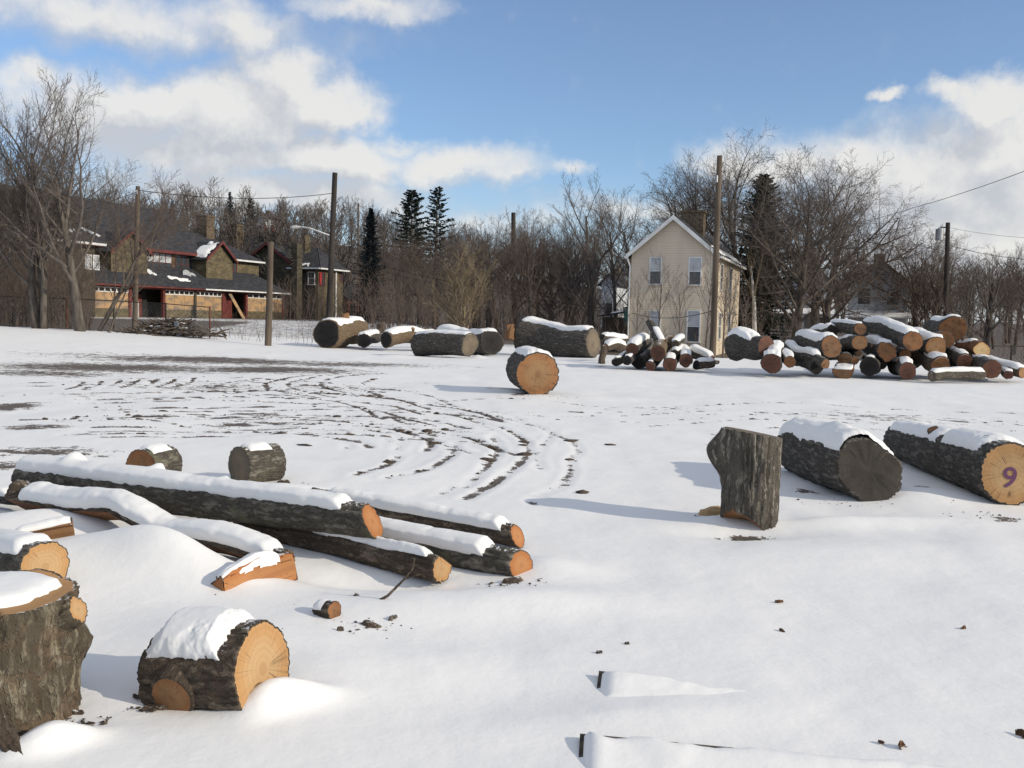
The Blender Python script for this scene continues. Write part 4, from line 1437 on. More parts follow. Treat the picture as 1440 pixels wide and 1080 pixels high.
M['shutter'] = m_noise('red_shutter', (.30, .02, .025), (.42, .04, .04), 3, .6, .1)


def m_ply():
    m, T, b = newmat('weathered_plywood')
    ob = T.n('ShaderNodeTexCoord').outputs['Object']
    g_ = T.noise(T.vm('MULTIPLY', ob, (1, 1, 5)), 2.2, 5)
    c = T.mix(g_, (.34, .20, .095), (.52, .345, .185))
    c = T.mix(T.ss(T.noise(T.vm('MULTIPLY', ob, (.8, .8, 1.6)), 1.1, 4), .44, .60, 0, .85), c, (.20, .165, .13))
    setin(T, b, 'Base Color', c)
    return m


M['ply'] = m_ply()


def m_siding(name, c, pitch=.14):
    m, T, b = newmat(name)
    ob = T.n('ShaderNodeTexCoord').outputs['Object']
    z = T.n('ShaderNodeSeparateXYZ', ins={0: ob}).outputs[2]
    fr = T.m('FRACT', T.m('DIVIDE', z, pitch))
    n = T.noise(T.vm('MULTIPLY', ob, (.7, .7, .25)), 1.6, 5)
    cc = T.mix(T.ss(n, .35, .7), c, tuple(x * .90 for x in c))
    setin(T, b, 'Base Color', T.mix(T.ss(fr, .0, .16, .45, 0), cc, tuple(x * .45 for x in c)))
    b.inputs['Roughness'].default_value = .6
    bump(T, b, T.m('SUBTRACT', 1.0, fr), .8, .03)
    return m


M['siding'] = m_siding('cream_siding', (.69, .58, .44))
M['siding_grey'] = m_siding('grey_siding', (.42, .42, .42), .2)
M['siding_white'] = m_siding('white_siding', (.62, .64, .66), .2)


class House:
    """local frame: x = u (away to the right), y = w (to the left), z up; origin at a ground corner"""
    def __init__(self, name, label, px, py, Y, cat='house', z=None):
        o = at(px, py, Y)
        if z is not None:
            o.z = z
        self.o = o
        self.root = empty(name, o, FR, label, cat)

    def side(self, px, py, w=0.0):
        """(u, z) where the pixel's ray meets the long wall plane at w"""
        d = ray(px, py)
        o = self.o + WX * w
        k = (o - CAM).dot(WX) / d.dot(WX)
        p = CAM + d * k
        return (p - o).dot(UX), p.z - self.o.z

    def front(self, px, py, u=0.0):
        """(w, z) on the end wall plane at u"""
        d = ray(px, py)
        o = self.o + UX * u
        k = (o - CAM).dot(UX) / d.dot(UX)
        p = CAM + d * k
        return (p - o).dot(WX), p.z - self.o.z

    def part(self, name, mat, mb, parent=None):
        return mb.build(name, M[mat], parent or self.root)

    def win_front(self, w0, w1, z0, z1, u=0.0, trim='white', glass='glass', upper=None, name='window'):
        """sash window on the end wall: frame, sill, upper and lower pane"""
        t = .07
        f = MB().box(u - .05, u + .06, w0 - t, w0, z0, z1).box(u - .05, u + .06, w1, w1 + t, z0, z1)
        f.box(u - .05, u + .06, w0 - t, w1 + t, z1, z1 + t)
        fo = self.part(name, trim, f)
        mid = (z0 + z1) / 2
        self.part('pane', upper or glass, MB().box(u + .001 - .02, u + .03, w0, w1, mid + .025, z1), fo)
        self.part('pane', glass, MB().box(u - .005, u + .035, w0, w1, z0, mid - .025), fo)
        self.part('meeting_rail', trim, MB().box(u - .03, u + .04, w0, w1, mid - .025, mid + .025), fo)
        self.part('sill', trim, MB().box(u - .10, u + .06, w0 - t - .04, w1 + t + .04, z0 - .07, z0), fo)
        return fo

    def win_side(self, u0, u1, z0, z1, w=0.0, trim='red', glass='glass', cols=1, name='window', upper=None):
        t = .07
        f = MB().box(u0 - t, u0, w - .05, w + .06, z0, z1).box(u1, u1 + t, w - .05, w + .06, z0, z1)
        f.box(u0 - t, u1 + t, w - .05, w + .06, z1, z1 + t).box(u0 - t, u1 + t, w - .08, w + .06, z0 - t, z0)
        fo = self.part(name, trim, f)
        du = (u1 - u0) / cols
        mid = (z0 + z1) / 2
        for c in range(cols):
            a, b = u0 + c * du, u0 + (c + 1) * du
            self.part('pane', upper or glass, MB().box(a + .03, b - .03, w - .01, w + .03, mid + .02, z1), fo)
            self.part('pane', glass, MB().box(a + .03, b - .03, w - .005, w + .035, z0, mid - .02), fo)
            bars = MB().box(a + .03, b - .03, w - .03, w + .04, mid - .02, mid + .02)
            if c:
                bars.box(a - .03, a + .03, w - .04, w + .04, z0, z1)
            self.part('glazing_bar', trim, bars, fo)
        return fo

    def snow_on(self, pts, t=.06):
        pass


def roof_snow(h, pts, seed, t=.05, parent=None):
    """ragged snow patch lying on a roof plane given by 4 local points (grid between them)"""
    a, b, c, d = [np.array(p, float) for p in pts]
    nx, ny = 26, 12
    u, v = np.meshgrid(np.linspace(0, 1, nx), np.linspace(0, 1, ny), indexing='ij')
    P_ = (a * (1 - u)[..., None] + b * u[..., None]) * (1 - v)[..., None] + (d * (1 - u)[..., None] + c * u[..., None]) * v[..., None]
    nrm = np.cross(b - a, d - a)
    nrm /= np.linalg.norm(nrm)
    if nrm[2] < 0:
        nrm = -nrm
    e = np.minimum(np.minimum(u, 1 - u), np.minimum(v, 1 - v)) * 3.2 + (fbm(u * 5 + seed, v * 4, seed, 4, seed) - .5) * 1.9
    th = np.where(e > .3, t * np.clip((e - .3) * 3, 0, 1) + .004, -.06)
    P_ = P_ + nrm * th[..., None]
    i = np.arange(nx - 1)[:, None] * ny
    j = np.arange(ny - 1)[None, :]
    q = np.stack([i + j, i + ny + j, i + ny + j + 1, i + j + 1], -1).reshape(-1, 4)
    q = q[(th.ravel()[q] > -.05).any(1)]
    if len(q):
        link('snow_patch', mesh_np('snow_patch', P_.reshape(-1, 3), q), M['snow'], parent or h.root)


# ---- cream house -------------------------------------------------------------
hz_ = h1(11.5, 54) - .05
H1 = House('cream_house', 'narrow two storey cream house with gable facing the lot', 1001, 500, 54.0, z=hz_)
wid, _ = H1.front(887, 400)
_, ze = H1.front(890, 356)
_, zp = H1.front(952, 306)
LEN = 12.0
mid = wid / 2
wl = MB()
wl.poly([(0, 0, 0), (0, 0, ze), (0, mid, zp), (0, wid, ze), (0, wid, 0)])
wl.poly([(LEN, 0, 0), (LEN, wid, 0), (LEN, wid, ze), (LEN, mid, zp), (LEN, 0, ze)])
wl.poly([(0, 0, 0), (LEN, 0, 0), (LEN, 0, ze), (0, 0, ze)])
wl.poly([(0, wid, 0), (0, wid, ze), (LEN, wid, ze), (LEN, wid, 0)])
H1.part('wall', 'siding', wl)
sl = (zp - ze) / mid
ov, oe = .28, .30
for s, nm_ in ((0, 'roof_slope'), (1, 'roof_slope')):
    w_e = -ov if s == 0 else wid + ov
    z_e = ze - sl * ov
    pts = [(-oe, w_e, z_e + .04), (LEN + oe, w_e, z_e + .04), (LEN + oe, mid, zp + .04), (-oe, mid, zp + .04)]
    if s:
        pts = pts[::-1]
    H1.part(nm_, 'shingle', MB().slab(pts, .10))
    # white barge board along the gable
    q = [(-oe - .03, w_e, z_e - .14), (-oe - .03, w_e, z_e + .13), (-oe - .03, mid, zp + .13), (-oe - .03, mid, zp - .14)]
    H1.part('barge_board', 'white', MB().slab(q if s == 0 else q[::-1], .03 if s == 0 else .035))
    gut = MB().box(-oe, LEN + oe, min(w_e, w_e + (-.12 if s == 0 else .12)), max(w_e, w_e + (-.12 if s == 0 else .12)), z_e - .06, z_e + .06)
    H1.part('gutter', 'white', gut)
H1.part('downspout', 'white', MB().bar((-.12, wid + ov - .02, ze - .25), (-.06, wid + .06, ze - .75), .05).bar((-.06, wid + .06, ze - .75), (-.06, wid + .06, .1), .045))
H1.part('corner_board', 'white', MB().box(-.02, .12, -.025, .10, 0, ze - .02))
for (x0, x1, y0, y1, up_) in ((914, 930, 363, 399, 'blind'), (969, 986, 363, 400, 'blind'), (914, 928, 438, 476, 'blind'), (966, 984, 438, 480, 'blind')):
    wa, za = H1.front(x0, y1)
    wb, zb = H1.front(x1, y0)
    H1.win_front(min(wa, wb), max(wa, wb), za, zb, upper=up_)
ch = MB().box(3.0, 3.9, mid - 1.2, mid + .15, zp - 1.2, zp + .62).box(2.93, 3.97, mid - 1.27, mid + .22, zp + .62, zp + .74)
H1.part('chimney', 'brick', ch)
roof_snow(H1, [(-oe + .1, -ov, ze - sl * ov + .145), (LEN, -ov, ze - sl * ov + .145), (LEN, .5, ze + sl * .5 + .145), (-oe + .1, .5, ze + sl * .5 + .145)], 3, .06)
for (a, b) in ((2.2, 3.1), (6.5, 7.4)):
    for z0 in (1.0, 3.9):
        H1.win_side(a, b, z0, z0 + 1.5, 0.0, 'white')

# ---- shed left of it ----------------------------------------------------------
SH = House('garden_shed', 'small dark shed with snowy roof left of the cream house', 884, 488, 58.0, 'shed', z=h1(7, 58) - .2)
sw, _ = SH.front(847, 460)
_, sz = SH.front(850, 446)
SH.part('wall', 'bare_dark', MB().box(0, 2.4, 0, sw, 0, sz))
SH.part('roof', 'shingle', MB().slab([(-.3, -.2, sz + .38), (2.6, -.2, sz + .5), (2.6, sw + .2, sz + .12), (-.3, sw + .2, sz + .02)], .08))
roof_snow(SH, [(-.28, -.1, sz + .465), (2.5, -.1, sz + .585), (2.5, sw + .1, sz + .2), (-.28, sw + .1, sz + .10)], 5, .07)
SH.part('green_tarp', 'teal', MB().slab([(-.35, -.25, sz - .3), (-.35, -.25, sz + .75), (-.35, .35, sz + .62), (-.35, .15, sz - .5)], .04)) if 'teal' in M else None

# ---- stone row with the boarded porch -----------------------------------------
A = House('boarded_stone_house', 'long stone house with boarded porch and dark hipped roof', 128, 451, 70.0)
uR, _ = A.side(398, 440)
_, zev = A.side(128, 399)
zev = zev
PD = 3.0        # porch depth
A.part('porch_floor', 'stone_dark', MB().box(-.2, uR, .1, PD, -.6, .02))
bays = [('ply', 131, 180), ('door', 186, 229), ('ply', 232, 271), ('ply', 278, 311), ('door', 316, 345), ('ply', 348, 396)]
posts = [129, 183, 230.5, 274.5, 313.5, 346.5, 398]
pu = [A.side(p_, 430)[0] for p_ in posts]
for k, u_ in enumerate(pu):
    A.part('porch_post', 'red' if k not in (3,) else 'stone_dark', MB().box(u_ - .14, u_ + .14, -.05, .20, 0, zev - .18))
A.part('porch_beam', 'red', MB().box(pu[0] - .3, uR + .1, -.09, .24, zev - .18, zev + .02))
for k, (kind, x0, x1) in enumerate(bays):
    a, b = pu[k] + .14, pu[k + 1] - .14
    if kind == 'ply':
        A.part('knee_wall', 'stone', MB().box(a, b, .02, .22, 0, .95))
        n_ = max(2, int(round((b - a) / 1.25)))
        for i in range(n_):
            p0, p1 = a + (b - a) * i / n_, a + (b - a) * (i + 1) / n_
            A.part('plywood_sheet', 'ply', MB().box(p0 + .015, p1 - .015, .05 + .006 * (i % 2), .09, .95, zev - .55))
        tr = MB().box(a, b, .04, .10, zev - .55, zev - .48).box(a, b, .04, .10, zev - .22, zev - .18)
        nn = 6
        for i in range(nn + 1):
            q = a + (b - a) * i / nn
            tr.box(q - .05, q + .05, .04, .10, zev - .48, zev - .22)
        fo = A.part('transom', 'white', tr)
        for i in range(nn):
            q0, q1 = a + (b - a) * i / nn + .05, a + (b - a) * (i + 1) / nn - .05
            A.part('pane', 'dark', MB().box(q0, q1, .07, .09, zev - .48, zev - .22), fo)
    else:
        A.part('shade_panel', 'dark', MB().box(a, b, 1.6, 1.7, 0, zev - .18))  # near-black panel standing in for the shade inside the open bay
        if k == 1:
            A.part('leaning_panel', 'grey_door', MB().box(a + .35, a + 1.5, .6, .66, 0, 1.55))
            A.part('door', 'red', MB().box(b - 1.9, b - .7, 1.5, 1.56, 0, 2.1))
        else:
            A.part('door', 'red', MB().box(b - 1.7, b - .4, 1.2, 1.26, .2, 2.2))
            A.part('leaning_plank', 'ply', MB().slab([(a + .5, -.12, zev - .25), (a + .95, -.12, zev - .25), (a + 2.5, -.75, -.1), (a + 2.05, -.75, -.1)], .06))
            A.part('red_siding', 'red', MB().box(a, a + .9, .3, .4, 0, zev - .2))
zpr = A.side(250, 378, PD)[1]
pr = MB().slab([(pu[0] - .5, -.45, zev - .02), (uR + .5, -.45, zev - .02), (uR - .6, PD, zpr), (pu[0] - .5, PD, zpr)], .12)
A.part('porch_roof', 'shingle', pr)
A.part('porch_gutter', 'white', MB().box(A.side(282, 420)[0], uR + .5, -.58, -.44, zev - .04, zev + .08))
A.part('porch_gutter', 'red', MB().box(pu[0] - .5, A.side(281, 420)[0], -.56, -.44, zev - .06, zev + .06))
slp = (zpr - zev) / (PD + .45)


def on_porch(u_, w_):
    return (u_, w_, zev - .02 + slp * (w_ + .45) + .125)


for (x0, x1, w0, w1, sd) in ((212, 224, 1.2, 2.4, 3), (240, 256, .7, 1.3, 8), (253, 272, .5, 1.1, 12), (146, 160, 2.2, 2.9, 14), (302, 316, 2.4, 2.95, 15)):
    a, b = A.side(x0, 390, w0)[0], A.side(x1, 390, w0)[0]
    roof_snow(A, [on_porch(a, w0), on_porch(b, w0), on_porch(b, w1), on_porch(a, w1)], sd, .05)
for px_, py_ in ((263, 387), (271, 391)):
    u_, z_ = A.side(px_, py_, 1.6)
    ds = MB()
    c_ = Vector((u_, 1.6, z_ + .1))
    nrm = Vector((-.2, -.9, .45)).normalized()
    e1_ = nrm.orthogonal().normalized()
    e2_ = nrm.cross(e1_)
    for ring_r, dep in ((.45, .0),):
        rim_ = [c_ + e1_ * (.42 * math.cos(t_)) + e2_ * (.42 * math.sin(t_)) for t_ in np.linspace(0, 2 * math.pi, 18, endpoint=False)]
        bow = [c_ - nrm * .10 + e1_ * (.2 * math.cos(t_)) + e2_ * (.2 * math.sin(t_)) for t_ in np.linspace(0, 2 * math.pi, 18, endpoint=False)]
        for i in range(18):
            j = (i + 1) % 18
            ds.poly([rim_[i], rim_[j], bow[j], bow[i]])
        ds.poly(bow)
    ds.bar(c_ - nrm * .1, on_porch(u_, 1.7), .03)
    ds.bar(c_ - nrm * .08, c_ + nrm * .3 + Vector((0, 0, -.15)), .015)
    A.part('satellite_dish', 'dish', ds)
# upper storey and hipped roof
uHipR, zE = A.side(300, 362, PD)
uL = -14.0
zE = A.side(230, 353, PD)[1]
uE = A.side(286, 362, PD)[0]
A.part('wall', 'stone', MB().box(uL, uE + 8.5, PD, PD + 9, 0, zE))
uW0, zw0 = A.side(206, 377, PD)
uW1, zw1 = A.side(279, 356, PD)
zw0, zw1 = zE - 1.75, zE - .25
um_ = (uW0 + uW1) / 2
A.win_side(uW0, um_ - .25, zw0, zw1, PD, 'red', 'glass', 4, upper='blind')
A.win_side(um_ + .25, uW1, zw0, zw1, PD, 'red', 'glass', 4)
RW = PD + 4.5 + .4
zR = A.side(200, 293, RW)[1]
uRg0, uRg1 = A.side(120, 290, RW)[0], A.side(232, 300, RW)[0]
e0, e1 = PD - .5, PD + 9.5
uer = uE + 1.2
rf = MB()
rf.slab([(uL - .5, e0, zE - .05), (uer, e0, zE - .05), (uRg1, RW, zR), (uL - .5, RW, zR)], .12)
rf.slab([(uer, e1, zE - .05), (uL - .5, e1, zE - .05), (uL - .5, RW, zR), (uRg1, RW, zR)], .12)
rf.slab([(uer, e0, zE - .05), (uer, e1, zE - .05), (uRg1, RW, zR)], .12)
ro = A.part('roof', 'shingle', rf)
A.part('eave_board', 'red', MB().box(uL - .5, uer, e0 - .1, e0 - .01, zE - .2, zE + .05))
roof_snow(A, [(uL - .4, e0, zE + .1), (1.5, e0, zE + .1), (1.5, e0 + 1.4, zE + 1.1), (uL - .4, e0 + 1.4, zE + 1.1)], 22, .07)
# lower wing roof behind the second gable, with its white gutter
zG = A.side(340, 367, PD)[1]
uG0, uG1 = uer + .2, A.side(366, 371, PD)[0]
uT0, zT = A.side(325, 336, PD + 5)
A.part('wing_roof', 'shingle', MB().slab([(uG0, PD - .45, zG), (uG1, PD - .45, zG), (uG1 - 2.2, PD + 5, zT), (uG0 - .5, PD + 5, zT)], .12))
A.part('wing_gutter', 'white', MB().box(uG0 + 2, uG1, PD - .6, PD - .46, zG - .08, zG + .08))
A.part('wing_wall', 'stone', MB().box(uE + 8.55, uG1 - .6, PD + .1, PD + 5, 0, zG - .02))
ua, ub_ = A.side(328, 372, PD)[0], A.side(333, 372, PD)[0]
A.win_side(ua, ub_ - .1, zG - 1.4, zG - .3, PD, 'red')
# chimneys of the stone row
for (px_, py_, w_, ww, hh) in ((289, 313, 7.5, 1.2, 2.6), (331, 325, 9, 1.2, 2.2)):
    u_, z_ = A.side(px_, py_, w_)
    A.part('chimney', 'brick', MB().box(u_ - .6, u_ + .6, w_ - ww / 2, w_ + ww / 2, z_ - 4, z_ + .5).box(u_ - .68, u_ + .68, w_ - ww / 2 - .08, w_ + ww / 2 + .08, z_ + .5, z_ + .68))
# projecting gables on the porch roof
for (x0, x1, ya, yb, yc, nm_) in ((156, 207, 326, 352, 380, 'left'), (290, 327, 341, 363, 388, 'right')):
    w_ = 1.4
    u0, _ = A.side(x0, yb, w_)
    u1, _ = A.side(x1, yb, w_)
    um, za = A.side((x0 + x1) / 2, ya, w_)
    um = (u0 + u1) / 2
    zb = A.side((x0 + x1) / 2, yb, w_)[1]
    zc = A.side((x0 + x1) / 2, yc, w_)[1] - .4
    g_ = MB().poly([(u0, w_, zc), (u1, w_, zc), (u1, w_, zb), (um, w_, za), (u0, w_, zb)])
    g_.poly([(u0, w_, zc), (u0, w_, zb), (u0, PD + .05, zb), (u0, PD + .05, zc)])
    g_.poly([(u1, w_, zb), (u1, w_, zc), (u1, PD + .05, zc), (u1, PD + .05, zb)])
    go = A.part('gable', 'stone', g_)
    back = PD + 3.2
    A.part('gable_roof', 'shingle', MB().slab([(u0 - .35, w_ - .3, zb - .25), (um, w_ - .3, za + .06), (um, back, za + .06), (u0 - .35, back, zb - .25)][::-1], .1)
           .slab([(um, w_ - .3, za + .06), (u1 + .35, w_ - .3, zb - .25), (u1 + .35, back, zb - .25), (um, back, za + .06)][::-1], .1), go)
    A.part('barge_board', 'red', MB().slab([(u0 - .35, w_ - .33, zb - .42), (um, w_ - .33, za - .12), (um, w_ - .33, za + .14), (u0 - .35, w_ - .33, zb - .15)], .04)
           .slab([(um, w_ - .33, za - .12), (u1 + .35, w_ - .33, zb - .42), (u1 + .35, w_ - .33, zb - .15), (um, w_ - .33, za + .14)], .045), go)
    if nm_ == 'right':
        roof_snow(A, [(u0 - .3, w_ - .1, zb - .08), (um - .1, w_ - .1, za + .1), (um - .1, w_ + 1.8, za + .1), (u0 - .3, w_ + 1.8, zb - .08)], 33, .06)
# left wing behind the trees
wg = -1.5
uA1, zA1 = A.side(148, 345, wg)
uA0 = uA1 - 15
zLg = zA1
A.part('left_wing_wall', 'stone_dark', MB().box(uA0, uA1 - .5, wg + .5, PD - .02, -.6, zLg - .1))  # dark stone puts the shade under the trees into the wall colour
A.part('left_wing_roof', 'shingle', MB().slab([(uA0, wg, zLg), (uA1, wg, zLg), (uA1 - .5, PD + 3.5, zLg + 2.9), (uA0, PD + 3.5, zLg + 2.9)], .12))
A.part('left_wing_gutter', 'white', MB().box(uA0, uA1, wg - .14, wg - .01, zLg - .06, zLg + .1))
for px_ in (124, 135):
    a = A.side(px_ - 4, 360, wg + .5)[0]
    b = A.side(px_ + 3, 360, wg + .5)[0]
    A.win_side(a, b, zLg - 1.75, zLg - .8, wg + .5, 'white', 'blind')
sA = 2.9 / (PD + 3.5 - wg)
for (x0, x1, w0, w1, sd) in ((48, 66, .5, 3, 41), (74, 90, .3, 4.2, 43), (138, 142, 0.4, 2.4, 45), (95, 120, 0.4, 1.5, 47)):
    a, b = A.side(x0, 330, w0)[0], A.side(x1, 330, w0)[0]
    roof_snow(A, [(a, w0, zLg + sA * (w0 - wg) + .125), (b, w0, zLg + sA * (w0 - wg) + .125), (b, w1, zLg + sA * (w1 - wg) + .125), (a, w1, zLg + sA * (w1 - wg) + .125)], sd, .06)
u_, z_ = A.side(30, 285, 4)
A.part('chimney', 'brick', MB().box(u_ - .9, u_ + .9, 3.5, 4.7, z_ - 5, z_))

# ---- second stone house --------------------------------------------------------
B = House('hipped_stone_house', 'dark stone house with brick chimneys right of the boarded porch', 447, 452, 98.0)
uB1, zB1 = B.side(482, 382)
_, zBe = B.front(440, 378)
wB, _ = B.front(413, 380)
wB2, _ = B.front(352, 380)
B.part('wall', 'stone', MB().box(0, uB1, 0, .35, -.8, zBe - .05))
B.part('end_wall', 'stone_dark', MB().box(.02, uB1, .36, wB, -.8, zBe - .05))  # dark stone paints in the shade on this end
_, zBr = B.front(400, 338)
# hip roof of the tall block
e_ = .5
rw = wB * .55
B.part('roof', 'shingle', MB().slab([(-e_, -e_, zBe), (uB1 + e_, -e_, zBe), (uB1 - 1, rw + 1, zBr - .6), (4, rw + 1, zBr - .6)], .12)
       .slab([(-e_, wB + e_, zBe), (-e_, -e_, zBe), (4, rw + 1, zBr - .6)], .12)
       .slab([(uB1 + e_, wB + e_, zBe), (-e_, wB + e_, zBe), (4, rw + 1, zBr - .6), (uB1 - 1, rw + 1, zBr - .6)], .12))
B.part('gutter', 'white', MB().box(-e_ - .12, -e_ - .01, -e_, wB + e_, zBe - .05, zBe + .1))
B.part('gutter', 'white', MB().box(-e_, uB1 + e_, -e_ - .12, -e_ - .01, zBe - .05, zBe + .1))
roof_snow(B, [(-e_ + .1, .6, zBe + .15), (-e_ + .1, wB - .2, zBe + .15), (1.2, wB - .6, zBe + .9), (1.2, 1.2, zBe + .9)], 51, .07)
# gabled block to the left
_, zgA = B.front(385, 344)
_, zgE = B.front(360, 366)
wm = (wB + wB2) / 2
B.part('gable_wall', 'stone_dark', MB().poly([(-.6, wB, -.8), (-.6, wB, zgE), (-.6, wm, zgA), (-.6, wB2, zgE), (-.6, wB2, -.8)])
       .box(-.59, 9, wB + .01, wB2, -.8, zgE))
B.part('gable_roof', 'shingle', MB().slab([(-1, wB - .5, zgE - .4), (10, wB - .5, zgE - .4), (10, wm, zgA + .1), (-1, wm, zgA + .1)], .12)
       .slab([(10, wB2 + .5, zgE - .4), (-1, wB2 + .5, zgE - .4), (-1, wm, zgA + .1), (10, wm, zgA + .1)], .12))
B.part('barge_board', 'red', MB().slab([(-1.05, wB - .5, zgE - .6), (-1.05, wB - .5, zgE - .3), (-1.05, wm, zgA + .2), (-1.05, wm, zgA - .1)], .05)
       .slab([(-1.05, wm, zgA - .1), (-1.05, wm, zgA + .2), (-1.05, wB2 + .5, zgE - .3), (-1.05, wB2 + .5, zgE - .6)], .055))
# long main roof behind, with ridge chimney and pots
_, zr1 = B.front(380, 333, 9)
wr0 = B.front(398, 335, 9)[0]
wr1 = B.front(318, 335, 9)[0]
B.part('main_roof', 'shingle', MB().slab([(3.5, wr0 - 3, zgE), (9, wr0, zr1), (9, wr1, zr1), (3.5, wr1 + 1, zgE)], .12))
wc0 = B.front(393, 330, 8)[0]
wc1 = B.front(367, 330, 8)[0]
zc0 = B.front(380, 326, 8)[1]
cho = B.part('chimney', 'brick_dark' if 'brick_dark' in M else 'brick', MB().box(7.6, 8.6, wc0, wc1, zr1 - 2, zc0))
for px_ in (372, 382.5):
    w_, _ = B.front(px_, 326, 8)
    B.part('chimney_pot', 'red', MB().bar((8.1, w_, zc0), (8.1, w_, zc0 + .75), .22, 10, .16), cho)
wd0, wd1 = B.front(423, 360, -.9)[0], B.front(415, 360, -.9)[0]
B.part('chimney', 'stone_dark', MB().box(-1.6, -.62, wd0, wd1, -.8, B.front(418, 343, -.9)[1]))
wd0, wd1 = B.front(432, 345, 5)[0], B.front(427, 345, 5)[0]
B.part('chimney', 'stone', MB().box(4.6, 5.6, wd0, wd1, zBe, B.front(430, 331, 5)[1]))
# windows
a, za = B.front(442, 400)
b, zb = B.front(434, 379)
B.win_front(min(a, b), max(a, b), za, zb - .3)
a, za = B.side(449, 401)
b, zb = B.side(457, 380)
wo_ = B.win_side(a + .45, b - .1, za, zb - .3, 0, 'red')
B.part('shutter', 'shutter', MB().box(a - .1, a + .36, -.1, -.03, za, zb - .3), wo_)
a, za = B.side(478, 396)
b, zb = B.side(481, 386)
B.win_side(a, b, za, zb, 0, 'red')
u_ = B.side(471, 400)[0]
B.part('downspout', 'white', MB().bar((u_, -.12, zBe), (u_, -.12, 0), .10))
a, b = B.front(404, 400)[0], B.front(398, 400)[0]

# ---- low porch house with red posts ---------------------------------------------
C_ = House('red_porch_house', 'low house with dark roof and red porch posts near streetlight', 487, 452, 112.0)
u1, z1_ = C_.side(524, 424)
_, zt = C_.side(492, 388, 3)
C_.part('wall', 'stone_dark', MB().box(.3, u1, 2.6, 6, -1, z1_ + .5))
C_.part('roof', 'shingle', MB().slab([(-.6, -.6, z1_), (u1 + .5, -.6, z1_), (u1 - 1, 4, zt), (-.6, 4, zt)], .14).slab([(u1 + .5, 8, z1_), (-.6, 8, z1_), (-.6, 4, zt), (u1 - 1, 4, zt)], .14))
C_.part('gable', 'red', MB().poly([(-.5, -.5, z1_ - .1), (-.5, 4, zt - .1), (-.5, 8, z1_ - .1)]))
for f_ in (0.02, .38, .97):
    C_.part('porch_post', 'red', MB().box(u1 * f_ - .28, u1 * f_ + .28, -.28, .28, -1, z1_))
C_.part('porch_beam', 'red', MB().box(-.4, u1 + .3, -.3, .3, z1_ - .38, z1_ - .01))
C_.win_side(u1 * .45, u1 * .55, .6, z1_ - .5, 2.6, 'white', 'blind')
C_.win_side(u1 * .7, u1 * .8, .6, z1_ - .5, 2.6, 'white', 'blind')


# ---- houses half hidden behind the trees on the right ------------------------------
def simple_house(name, label, px0, px1, py_e, py_p, Y, wallm, roofm, wins=2, depth=9.0, floors=2, porch=False):
    z0 = h1(at((px0 + px1) / 2, 450, Y).x, Y) - .3
    Hs = House(name, label, px1, 450, Y, z=z0)
    w, ze_ = Hs.front(px0, py_e)
    _, zp_ = Hs.front((px0 + px1) / 2, py_p)
    m_ = w / 2
    Hs.part('wall', wallm, MB().poly([(0, 0, 0), (0, 0, ze_), (0, m_, zp_), (0, w, ze_), (0, w, 0)]).box(.001, depth, 0.001, w - .001, 0, ze_))
    k = (zp_ - ze_) / m_
    for s in (0, 1):
        we = -.4 if s == 0 else w + .4
        q = [(-.4, we, ze_ - k * .4 + .04), (depth + .4, we, ze_ - k * .4 + .04), (depth + .4, m_, zp_ + .04), (-.4, m_, zp_ + .04)]
        Hs.part('roof_slope', roofm, MB().slab(q if s == 0 else q[::-1], .12))
    for f_ in range(floors):
        for i in range(wins):
            c = w * (i + .5) / wins
            zz_ = ze_ * (f_ + .35) / floors
            Hs.win_front(c - .5, c + .5, zz_, zz_ + 1.4)
    if porch:
        Hs.part('porch_roof', 'snow', MB().slab([(-2.4, -.3, ze_ * .46), (0, -.3, ze_ * .56), (0, w + .3, ze_ * .56), (-2.4, w + .3, ze_ * .46)], .12))
        for i in range(3):
            Hs.part('porch_post', 'white', MB().box(-2.25, -2.1, w * i / 2.05, w * i / 2.05 + .18, 0, ze_ * .46))
    Hs.part('chimney', 'brick', MB().box(depth * .5, depth * .5 + .8, m_ - .5, m_ + .5, zp_ - .6, zp_ + .9))
    return Hs


simple_house('white_house', 'white clapboard house with snowy porch, behind bare trees at right', 1196, 1275, 398, 366, 82, 'siding_white', 'rust', 2, 10, 2, True)
simple_house('grey_house', 'grey house in the trees between the cream and white houses', 1098, 1168, 400, 358, 98, 'siding_grey', 'shingle', 2, 10, 2, True)
simple_house('hillside_house', 'tiny pale house on the far hillside above stone roofs', 358, 373, 306, 299, 240, 'siding_white', 'shingle', 1, 6, 1)
simple_house('far_cottage', 'small white cottage glimpsed left of the cream house', 846, 866, 398, 386, 120, 'siding_white', 'shingle', 1, 6, 1)


